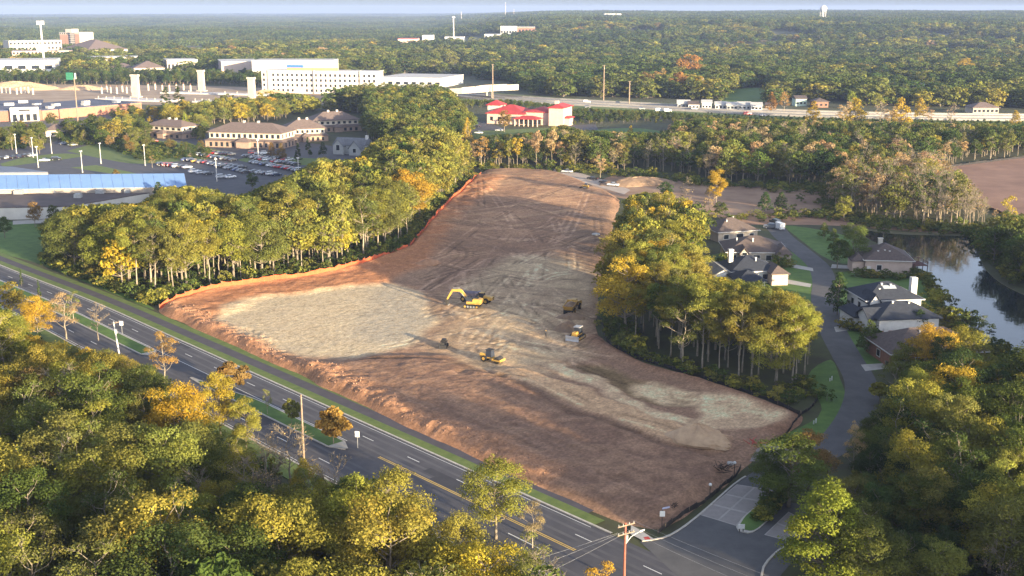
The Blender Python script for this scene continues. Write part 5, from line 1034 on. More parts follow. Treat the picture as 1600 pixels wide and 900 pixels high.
# small machine at the head of the slope, and a pale bag on the dirt
g = GS(915, 294); gr = thing('grader', 'yellow tracked loader parked at the head of the dirt slope', 'loader', tuple(g), R(70)); tracks(gr, -1.0, 3.2, .5, .95); tracks(gr, 1.0, 3.2, .5, .95)
mb = MB(); mb.box(-.7, -1.7, .6, .7, 1.4, 1.6); part(mb, 'body', M_cat, gr, .04); mb = MB(); mb.box(-.65, -.9, 1.6, .65, .5, 2.8, taper=.08); part(mb, 'cab', M_cabg, gr); mb = MB(); mb.profile([(2.4,.1),(3.3,.1),(3.2,.4),(2.6,1.0),(2.4,1.0)], -1.1, 1.1); part(mb, 'bucket', M_dark, gr)
for s in (-.8, .8): mb = MB(); mb.path([Vector((s,-.6,1.9)), Vector((s,1.4,1.7)), Vector((s,2.6,.7))], [.12,.12,.1], 6); part(mb, 'lift_arm', M_cat, gr)
g = GS(931, 368); o = thing('marker_bag', 'pale sack lying in the wheel tracks by the wood strip', 'sack', tuple(g)); bm = bmesh.new(); bmesh.ops.create_icosphere(bm, subdivisions=3, radius=1.0)
for v in bm.verts: v.co = Vector((v.co.x*1.3, v.co.y*.7, max(v.co.z*.5+.32, 0)+.07*float(vnoise(v.co.x*3+9, v.co.y*3+v.co.z*2, 1.0, 3))))
me = bpy.data.meshes.new('sack'); bm.to_mesh(me); bm.free(); me.materials.append(M_trim); link('sack', me, o)
# the walking worker: one skinned figure
g = GS(853, 529); wk = thing('person', 'person in dark work clothes walking across the graded dirt', 'person', tuple(g), R(30))
J = dict(pel=(0,0,.95), wst=(0,0,1.12), ch=(0,.02,1.38), nk=(0,.02,1.52), hd=(0,.05,1.66), ht=(0,.05,1.74), ls=(-.19,.02,1.42), le=(-.25,-.05,1.14), lh=(-.24,.08,.92), rs=(.19,.02,1.42), re=(.25,-.06,1.15), rh=(.26,-.02,.90), lp=(-.1,0,.92), lk=(-.11,.16,.52), la=(-.11,.10,.1), lt=(-.12,.27,.05), rp=(.1,0,.92), rk=(.11,-.02,.50), ra=(.11,-.24,.13), rt=(.12,-.10,.05))
E_ = [('pel','wst'),('wst','ch'),('ch','nk'),('nk','hd'),('hd','ht'),('ch','ls'),('ls','le'),('le','lh'),('ch','rs'),('rs','re'),('re','rh'),('pel','lp'),('lp','lk'),('lk','la'),('la','lt'),('pel','rp'),('rp','rk'),('rk','ra'),('ra','rt')]
RD = dict(pel=.15, wst=.14, ch=.165, nk=.06, hd=.105, ht=.09, ls=.075, le=.05, lh=.042, rs=.075, re=.05, rh=.042, lp=.1, lk=.068, la=.05, lt=.045, rp=.1, rk=.068, ra=.05, rt=.045)
ks = list(J); me = bpy.data.meshes.new('body'); me.from_pydata([J[k] for k in ks], [(ks.index(a), ks.index(b)) for a, b in E_], []); me.materials.append(mat('dark_work_clothes', (0.03,0.03,0.035), (0.02,0.02,0.024), .9, 4)); po = link('body', me, wk)
md = po.modifiers.new('skin', 'SKIN'); me.skin_vertices or None
sv = me.skin_vertices[0].data
for i, k in enumerate(ks): sv[i].radius = (RD[k], RD[k]); sv[i].use_root = (k == 'pel')
po.modifiers.new('subdivision', 'SUBSURF').levels = 1
mb = MB(); mb.tube((0,.05,1.70), (0,.05,1.84), .135, .08, 10); mb.box(-.12, .1, 1.70, .12, .24, 1.72); part(mb, 'hard_hat', M_cat, wk)

for o_, k_ in ((ex, .8), (bd, .85), (rl, .8), (sk, .85), (gr, .7))+tuple((q_, .85) for q_ in S.objects if q_.name.startswith('pickup_truck')): o_.scale = (k_,)*3
for o_ in S.objects:
    if o_.name.startswith('dump_truck'): o_.scale = (.8,)*3
# ------------------------------------------------------------------ trees
def leaf_mat(name, src):
    m = bpy.data.materials.new(name); m.use_nodes = True; nt = m.node_tree; nt.nodes.clear()
    out = nt.nodes.new('ShaderNodeOutputMaterial')
    if src == 'OBJECT':
        oi = nt.nodes.new('ShaderNodeObjectInfo'); colr = oi.outputs['Color']
    else:
        a = nt.nodes.new('ShaderNodeAttribute'); a.attribute_type = 'INSTANCER'; a.attribute_name = 'tint'; colr = a.outputs['Color']
    lv = nt.nodes.new('ShaderNodeAttribute'); lv.attribute_name = 'lv'
    sx = nt.nodes.new('ShaderNodeSeparateXYZ'); nt.links.new(lv.outputs['Vector'], sx.inputs[0])
    mr = nt.nodes.new('ShaderNodeMapRange'); mr.inputs[3].default_value = .6; mr.inputs[4].default_value = 1.4; nt.links.new(sx.outputs[0], mr.inputs[0])
    sc = nt.nodes.new('ShaderNodeVectorMath'); sc.operation = 'SCALE'; nt.links.new(colr, sc.inputs[0]); nt.links.new(mr.outputs[0], sc.inputs['Scale'])
    wm = nt.nodes.new('ShaderNodeVectorMath'); wm.operation = 'MULTIPLY'; wm.inputs[1].default_value = (1.28, 1.03, .75); nt.links.new(sc.outputs[0], wm.inputs[0])
    mx = nt.nodes.new('ShaderNodeMix'); mx.data_type = 'RGBA'; nt.links.new(sx.outputs[1], mx.inputs['Factor']); nt.links.new(sc.outputs[0], mx.inputs['A']); nt.links.new(wm.outputs[0], mx.inputs['B'])
    d = nt.nodes.new('ShaderNodeBsdfDiffuse'); t = nt.nodes.new('ShaderNodeBsdfTranslucent'); ad = nt.nodes.new('ShaderNodeMixShader'); ad.inputs[0].default_value = .36
    nt.links.new(mx.outputs['Result'], d.inputs[0]); nt.links.new(mx.outputs['Result'], t.inputs[0]); nt.links.new(d.outputs[0], ad.inputs[1]); nt.links.new(t.outputs[0], ad.inputs[2]); nt.links.new(ad.outputs[0], out.inputs[0])
    return m
M_leaf = leaf_mat('foliage', 'OBJECT'); M_leafi = leaf_mat('foliage_of_woods', 'INST')

def crown_arrays(seed, z0, z1, Rr, nl, n, leaf, shape, jit=.6):
    g = np.random.default_rng(seed); t = (np.arange(nl)+g.random(nl))/nl; g.shuffle(t)
    if shape == 'broad': prof = np.sqrt(np.clip(1-((t-.42)/.62)**2, .04, 1))
    elif shape == 'tall': prof = np.clip(np.sqrt(np.clip(1-((t-.55)/.6)**2, .05, 1)), .25, 1)
    elif shape == 'cone': prof = np.clip(1-t, .04, 1)**.8
    elif shape == 'dome': prof = np.clip(1-t**1.7, .1, 1)**.75
    else: prof = np.sqrt(np.clip(1-(2*t-1)**2, .05, 1))
    a = np.arange(nl)*2.39996+g.random(nl)*.9; ro = Rr*prof*(.25+.60*np.sqrt(g.random(nl)))
    lr = Rr*(.22+.22*g.random(nl))*(.55+.45*prof)
    if shape == 'dome': lr *= .68
    if shape == 'cone': lr *= .62; ro = Rr*prof*(.45+.4*g.random(nl))
    c = np.stack([ro*np.cos(a), ro*np.sin(a), z0+lr*.5+(z1-z0-lr*1.35)*t], 1)
    w = lr**2; li = g.choice(nl, n, p=w/w.sum())
    d = g.normal(size=(n, 3)); d /= np.linalg.norm(d, axis=1)[:, None]
    lo = d[:, 2] < -.35; d[lo, 2] *= -.6
    rad = lr[li]*(.55+.5*np.sqrt(g.random(n)))
    # sub-tufts: pull leaves towards a few directions per lobe so that the outline is uneven
    ph = np.sin(d[:, 0]*5.3+li)*np.sin(d[:, 1]*4.7+2*li)*np.sin(d[:, 2]*5.1+.7*li); rad *= 1+.38*ph; rad *= np.where(g.random(n) < .07, 1+.3*g.random(n), 1)
    pos = c[li]+d*rad[:, None]*np.array([1, 1, .82])
    nrm = d+jit*g.normal(size=(n, 3))+np.array([0, 0, .35]); nrm /= np.linalg.norm(nrm, axis=1)[:, None]
    h = np.where(np.abs(nrm[:, 2:3]) < .9, [[0, 0, 1]], [[1, 0, 0]]); u = np.cross(nrm, h); u /= np.linalg.norm(u, axis=1)[:, None]; v = np.cross(nrm, u)
    r = g.random(n)*2*np.pi; u, v = u*np.cos(r)[:, None]+v*np.sin(r)[:, None], -u*np.sin(r)[:, None]+v*np.cos(r)[:, None]
    s = leaf*(.55+.8*g.random(n))[:, None]
    q = np.stack([pos-u*s*.5, pos-v*s*.36+nrm*s*.12, pos+u*s*.55, pos+v*s*.36+nrm*s*.12], 1).reshape(-1, 3)
    lobe_v = g.random(nl)*.5; lobe_w = (g.random(nl) < .2)*g.random(nl)*.4
    lv = np.stack([np.clip(lobe_v[li]+.5*g.random(n), 0, 1), np.clip(lobe_w[li]+.25*g.random(n), 0, 1), np.zeros(n)], 1)
    return q, lv, c, lr
def tree_mesh(name, kind, seed, n, leaf, mats, want='both', jit=.6):
    """returns (trunk mesh, crown mesh) or one joined mesh"""
    r = random.Random(seed); K = KINDS[kind]; tr = MB()
    q, lv, c, lr = crown_arrays(seed, K['z0'], K['H'], K['R'], K['nl'], n, leaf, K['shape'], jit)
    top = K['H']*K.get('top', .8); tp = [Vector((0, 0, -.3))]; nseg = 6
    for i in range(1, nseg+1):
        t = i/nseg; tp.append(Vector((r.uniform(-.25, .25)*t*K['wob'], r.uniform(-.25, .25)*t*K['wob'], top*t)))
    r0 = K['tr']; tr.path(tp, [r0*(1.25 if i == 0 else 1-.85*i/nseg) for i in range(nseg+1)], 7)
    if kind != 'shrub':
        for k in range(len(c)):
            cc = Vector(c[k]); zz = max(K['H']*.22, cc.z-max(1.2, .55*math.hypot(cc.x, cc.y)+r.uniform(0, 1.2)))
            f = min(zz/top, .98)*nseg; i = min(int(f), nseg-1); p0 = tp[i].lerp(tp[i+1], f-i)
            md = p0.lerp(cc, .5)+Vector((r.uniform(-.3, .3), r.uniform(-.3, .3), -.25)); b = r0*.42*(1-.5*zz/top)
            tr.path([p0, md, cc], [b, b*.7, b*.3], 5)
            if K.get('twigs'):
                for _ in range(K['twigs']):
                    e = cc+Vector((r.gauss(0, 1), r.gauss(0, 1), abs(r.gauss(.5, .8)))).normalized()*lr[k]*r.uniform(.7, 1.25); m2 = md.lerp(cc, r.uniform(.3, 1)); m3 = m2.lerp(e, .5)+Vector((r.uniform(-.25, .25), r.uniform(-.25, .25), r.uniform(0, .3)))
                    tr.path([m2, m3, e], [b*.32+.02, b*.2+.015, .012], 3)
    ft = len(tr.f); vt = len(tr.v)
    def crown_mesh(pref):
        me = bpy.data.meshes.new(pref); nq = len(q)//4
        me.vertices.add(len(q)); me.vertices.foreach_set('co', q.astype(np.float32).ravel()); me.loops.add(nq*4); me.loops.foreach_set('vertex_index', np.arange(nq*4, dtype=np.int32))
        me.polygons.add(nq); me.polygons.foreach_set('loop_start', np.arange(0, nq*4, 4, dtype=np.int32)); me.polygons.foreach_set('loop_total', np.full(nq, 4, np.int32)); me.update(); me.validate()
        a = me.attributes.new('lv', 'FLOAT_VECTOR', 'FACE'); a.data.foreach_set('vector', lv.astype(np.float32).ravel()); return me
    if want == 'parts':
        cm = crown_mesh('crown'); cm.materials.append(mats[1]); return tr.data('trunk', mats[0], True), cm
    me = bpy.data.meshes.new(name); nq = len(q)//4
    vv = tr.v+q.tolist(); ff = tr.f+[(vt+4*i, vt+4*i+1, vt+4*i+2, vt+4*i+3) for i in range(nq)]
    me.from_pydata(vv, [], ff); me.materials.append(mats[0]); me.materials.append(mats[1]); me.polygons.foreach_set('material_index', [0]*ft+[1]*nq)
    a = me.attributes.new('lv', 'FLOAT_VECTOR', 'FACE'); a.data.foreach_set('vector', np.concatenate([np.zeros((ft, 3)), lv]).astype(np.float32).ravel()); return me
KINDS = {
 'broad': dict(H=14.0, z0=3.2, R=5.0, nl=30, shape='broad', tr=.24, wob=1.6, word='broad-crowned'),
 'tall':  dict(H=19.0, z0=8.2, R=3.8, nl=30, shape='tall', tr=.20, wob=2.2, word='tall slender'),
 'airy':  dict(H=15.0, z0=4.5, R=4.2, nl=15, shape='broad', tr=.20, wob=2.0, twigs=5, frac=.30, word='thinly leaved'),
 'bare':  dict(H=14.0, z0=4.0, R=3.9, nl=16, shape='broad', tr=.18, wob=1.8, twigs=13, frac=.035, word='almost bare'),
 'cone':  dict(H=14.0, z0=0.8, R=3.4, nl=46, shape='cone', tr=.18, wob=.3, top=.95, word='pointed evergreen'),
 'dome':  dict(H=14.0, z0=1.2, R=5.9, nl=72, shape='dome', tr=.26, wob=.6, word='dense dome-shaped'),
 'small': dict(H=6.0, z0=1.6, R=2.3, nl=12, shape='ball', tr=.07, wob=.5, word='small rounded'),
 'shrub': dict(H=3.0, z0=0.0, R=1.9, nl=9, shape='ball', tr=.05, wob=.3, word='low'),
}
NV = {'broad': 7, 'tall': 6, 'airy': 4, 'bare': 3, 'cone': 2, 'dome': 2, 'small': 2, 'shrub': 2}
NEARN = {'broad': 14500, 'tall': 11500, 'airy': 14000, 'bare': 8000, 'cone': 8000, 'dome': 20000, 'small': 1800, 'shrub': 700}
PAL = {'green': ((0.087,0.116,0.031), 'green'), 'olive': ((0.146,0.158,0.041), 'olive green'), 'ygreen': ((0.235,0.225,0.045), 'yellow-green'), 'gold': ((0.379,0.282,0.039), 'golden yellow'),
       'orange': ((0.322,0.198,0.054), 'orange'), 'dark': ((0.048,0.076,0.025), 'dark green'), 'rust': ((0.195,0.138,0.049), 'rust brown'), 'tan': ((0.367,0.264,0.138), 'pinkish tan'), 'lime': ((0.212,0.240,0.036), 'lime green')}
S4 = [(1180,760),(1290,705),(1340,668),(1380,610),(1420,590),(1440,545),(1480,515),(1520,532),(1560,566),(1600,545),(1700,520)]
Z = []
def zone_t(place, poly, spacing, h, kinds, cols, sil=None, px=True, group=None, keepout=None):
    Z.append(dict(place=place, poly=[tuple(G(*p)[:2]) for p in poly] if px else poly, sp=spacing, h=h, kinds=kinds, cols=cols, sil=sil, ko=keepout))
zone_t('in the roadside wood opposite the dirt site', [tuple(p[:2]) for p in offset_line(ROAD, 23)[::4] if -260 < p.x < 20]+[(20,70),(-200,70)], 6.4, (9.5, 17),
       {'broad': 7, 'tall': 1, 'airy': 2, 'bare': .35}, {'olive': 4, 'ygreen': 4.2, 'green': 2.6, 'gold': .6, 'dark': .3, 'rust': .2},
       [(-50,470),(0,478),(40,500),(60,525),(100,540),(180,548),(240,572),(285,600),(292,660),(330,660),(390,690),(440,712),(505,735),(560,742),(600,722),(660,742),(700,772),(735,742),(790,742),(850,806),(876,890),(880,960)], px=False)
zone_t('in the wood between the car park and dirt site', [(60,398),(150,440),(240,464),(330,449),(420,434),(500,424),(568,405),(628,380),(662,342),(694,310),(730,280),(735,262),(690,248),(600,255),(520,270),(480,285),(430,318),(360,352),(290,356),(200,352),(110,360)], 4.6, (13, 19.5),
       {'tall': 4, 'broad': 3.4, 'airy': 1.6}, {'ygreen': 6, 'olive': 4, 'gold': .45, 'green': .9},
       [(40,390),(62,345),(110,322),(220,318),(252,292),(300,288),(370,308),(440,280),(500,246),(512,252),(562,250),(575,226),(620,202),(680,192),(722,212),(745,262)])
zone_t('in the wood strip between dirt site and houses', [(958,500),(985,540),(1040,568),(1120,592),(1215,615),(1275,608),(1292,575),(1240,520),(1165,500),(1120,472),(1085,440),(1075,400),(1060,372),(1010,352),(985,352),(968,400),(955,450)], 4.6, (13, 18),
       {'tall': 6.5, 'broad': 1.3, 'airy': 1.6}, {'ygreen': 6.5, 'gold': .5, 'olive': 2.5, 'green': .8},
       [(940,425),(958,345),(975,305),(1060,297),(1108,330),(1122,392),(1104,432),(1180,440),(1262,462),(1300,515),(1320,560)])
zone_t('in the dark wood beside the entry street', [(52,128),(58,165),(66,178),(72,200),(78,215),(98,222),(128,226),(150,200),(190,150),(190,60),(62,104)], 5.6, (9, 14.5),
       {'broad': 6, 'tall': 1, 'airy': 1.3, 'bare': .5}, {'green': 3, 'olive': 3.2, 'dark': 2.2, 'ygreen': 1.6, 'gold': .8}, S4, px=False)
zone_t('beyond the edge of the dark wood', [(62,100),(75,78),(140,0),(240,-140),(420,-120),(320,230),(140,250),(128,232),(150,205),(190,150),(190,60)], 6.2, (15, 20), {'broad': 5, 'tall': 2}, {'green': 3, 'olive': 3, 'ygreen': 1.5}, px=False)
zone_t('in the shade between the side street and dark wood', [(1318,960),(1316,830),(1330,760),(1352,712),(1378,655),(1402,625),(1470,640),(1500,960)], 4.6, (6, 11), {'broad': 6, 'airy': 1}, {'green': 3, 'dark': 3, 'olive': 2}, S4)
zone_t('between the car park and the superstore', [(96,208),(150,203),(232,204),(240,214),(222,222),(110,230),(92,220)], 8, (6, 11), {'broad': 5, 'dome': 1}, {'green': 3, 'olive': 2, 'ygreen': 1, 'dark': 1.5})
zone_t('at the corner of the car park', [(-60,216),(20,214),(66,212),(70,226),(20,236),(-60,236)], 9, (6, 10), {'broad': 5, 'airy': 1}, {'green': 3, 'olive': 2, 'rust': .6, 'ygreen': 1})
zone_t('on the lawn by the car park lanes', [(160,228),(230,223),(330,236),(330,246),(220,252)], 11, (4, 8), {'broad': 4, 'dome': 1}, {'green': 3, 'olive': 2, 'rust': .8})
zone_t('beside the hip-roofed offices', [(288,200),(330,196),(326,214),(320,224),(292,216)], 6, (6, 11), {'broad': 5, 'dome': 1}, {'green': 2, 'ygreen': 2, 'olive': 2})
zone_t('along the superstore lane', [(170,186),(260,178),(440,178),(440,184),(300,190),(200,198)], 9, (5, 9), {'broad': 5}, {'green': 3, 'olive': 2, 'ygreen': 1.4, 'gold': .4})
zone_t('on the bank across the pond', [(1540,388),(1600,380),(1760,400),(1760,470),(1650,462),(1590,445),(1556,424)], 5.0, (8, 12.5), {'broad': 4, 'airy': 1}, {'green': 3, 'olive': 3, 'ygreen': 1.2}, [(1480,420),(1500,360),(1530,335),(1560,322),(1650,330),(1760,330)])
zone_t('on the near shore of the pond', [(1478,590),(1560,580),(1640,580),(1760,580),(1760,640),(1560,640),(1470,620)], 5.0, (6, 10), {'broad': 4, 'airy': 2}, {'green': 2, 'olive': 4, 'ygreen': 1}, [(1400,590),(1450,556),(1520,545),(1570,560),(1600,548),(1760,530)])
zone_t('in the thin wood between the dirt tracks and the pond', [(1300,306),(1345,300),(1480,292),(1525,322),(1560,345),(1520,362),(1430,356),(1340,346),(1290,326)], 5.2, (12, 17), {'bare': 5, 'airy': 3, 'broad': .6}, {'tan': 2.5, 'olive': 2.5, 'green': 1.4, 'rust': .8}, [(1260,290),(1300,262),(1340,232),(1400,226),(1480,238),(1540,300),(1570,330)])
zone_t('in the wood beyond the far end of the dirt site', [(690,246),(742,262),(862,262),(900,266),(960,266),(1000,264),(1130,286),(1290,292),(1470,258),(1600,244),(1800,236),(1800,204),(1600,203),(1300,196),(1010,190),(1040,205),(1030,218),(960,222),(900,214),(830,222),(740,222),(690,232)], 6.2, (8, 15),
       {'broad': 4, 'tall': 1.6, 'airy': 1.6, 'bare': 1.1}, {'green': 4, 'dark': 1.5, 'olive': 3, 'ygreen': .8, 'tan': .9},
       [(640,235),(690,222),(720,226),(760,214),(840,208),(880,196),(905,205),(1035,210),(1045,192),(1100,186),(1200,189),(1600,196),(1800,200)])
zone_t('beside the red-roofed hall', [(572,214),(600,236),(640,241),(700,236),(735,212),(730,185),(700,162),(600,160),(530,162),(512,168),(570,176)], 6.0, (11, 16), {'broad': 5, 'tall': 1}, {'green': 4, 'olive': 3.5, 'ygreen': .8, 'dark': .8}, [(480,215),(505,160),(525,140),(560,130),(620,126),(690,130),(720,150),(740,180)])
zone_t('in the hedge below the highway', [(890,196),(1010,192),(1300,199),(1600,205),(1800,206),(1800,196),(1600,192),(1300,186),(1000,176),(895,174)], 5.5, (2.5, 6), {'broad': 4, 'small': 3, 'cone': .6}, {'green': 3, 'dark': 3, 'olive': 1.5}, [(880,180),(900,171),(1000,175),(1100,182),(1200,186),(1600,194),(1800,198)])
zone_t('in the dark hedge beyond the worked ground', [(-150,131),(120,133),(300,132),(420,136),(430,124),(300,122),(120,122),(-150,124)], 8.5, (7, 12), {'broad': 4, 'cone': 1}, {'dark': 4, 'green': 3, 'olive': 1})
zone_t('in the row behind the offices', [(255,198),(330,196),(420,190),(450,186),(440,176),(330,180),(260,188)], 6.5, (8, 13), {'broad': 5}, {'ygreen': 4, 'gold': 1.6, 'olive': 2})
zone_t('by the piers of the unfinished bridge', [(700,172),(760,168),(900,176),(895,168),(800,150),(700,150)], 7, (5, 8), {'broad': 4, 'cone': 1}, {'green': 3, 'dark': 2, 'olive': 2}, [(690,160),(740,158),(800,158),(900,168)])

TREES = []      # kind, x, y, h, width factor, colour key, place
tg = random.Random(101)
def wpick(d): return tg.choices(list(d), weights=list(d.values()))[0]
def silh(sil, x):
    return float(np.interp(x, [p[0] for p in sil], [p[1] for p in sil]))
STREETP = [(p.x, p.y) for p in STREET]
for zn in Z:
    x0 = min(p[0] for p in zn['poly']); x1 = max(p[0] for p in zn['poly']); y0 = min(p[1] for p in zn['poly']); y1 = max(p[1] for p in zn['poly'])
    gxs, gys = np.meshgrid(np.arange(x0, x1, zn['sp']), np.arange(y0, y1, zn['sp']*.87))
    gxs = gxs+((np.arange(gxs.shape[0]) % 2)*zn['sp']/2)[:, None]+nr.uniform(-.36, .36, gxs.shape)*zn['sp']; gys = gys+nr.uniform(-.36, .36, gxs.shape)*zn['sp']
    ok = inpoly(gxs, gys, zn['poly']); gxs, gys = gxs[ok], gys[ok]
    ro = road_off(gxs, gys); ok = (ro < -9) | (ro > 20.5)
    if zn['place'].startswith('beyond the edge'): ok &= ~((ro < -15) & (ro > -23) & (gxs < 260))      # gap left in the unseen trees so streaks of sun reach the pit
    gxs, gys, ro = gxs[ok], gys[ok], ro[ok]
    ok = seg_dist(gxs, gys, STREETP) > 6.0; gxs, gys = gxs[ok], gys[ok]
    for x, y in zip(gxs, gys):
        kind = wpick(zn['kinds']); h = tg.uniform(*zn['h'])*(1.0 if kind in ('broad', 'tall', 'airy', 'bare') else .7)
        if kind == 'small': h = min(h, 7)
        if zn['sil']:
            while h > 2.2:
                px, py = P(x, y, h*1.02)
                if py >= silh(zn['sil'], px)-4 and py >= silh(zn['sil'], px+14)-8 and py >= silh(zn['sil'], px-14)-8: break
                h -= .6
            if h < 3.6 and 'hedge' not in zn['place']: continue
        TREES.append([kind, x, y, h, tg.uniform(.9, 1.2) if zn['sp'] > 6.3 else tg.uniform(.88, 1.2), wpick(zn['cols']), zn['place'], None])
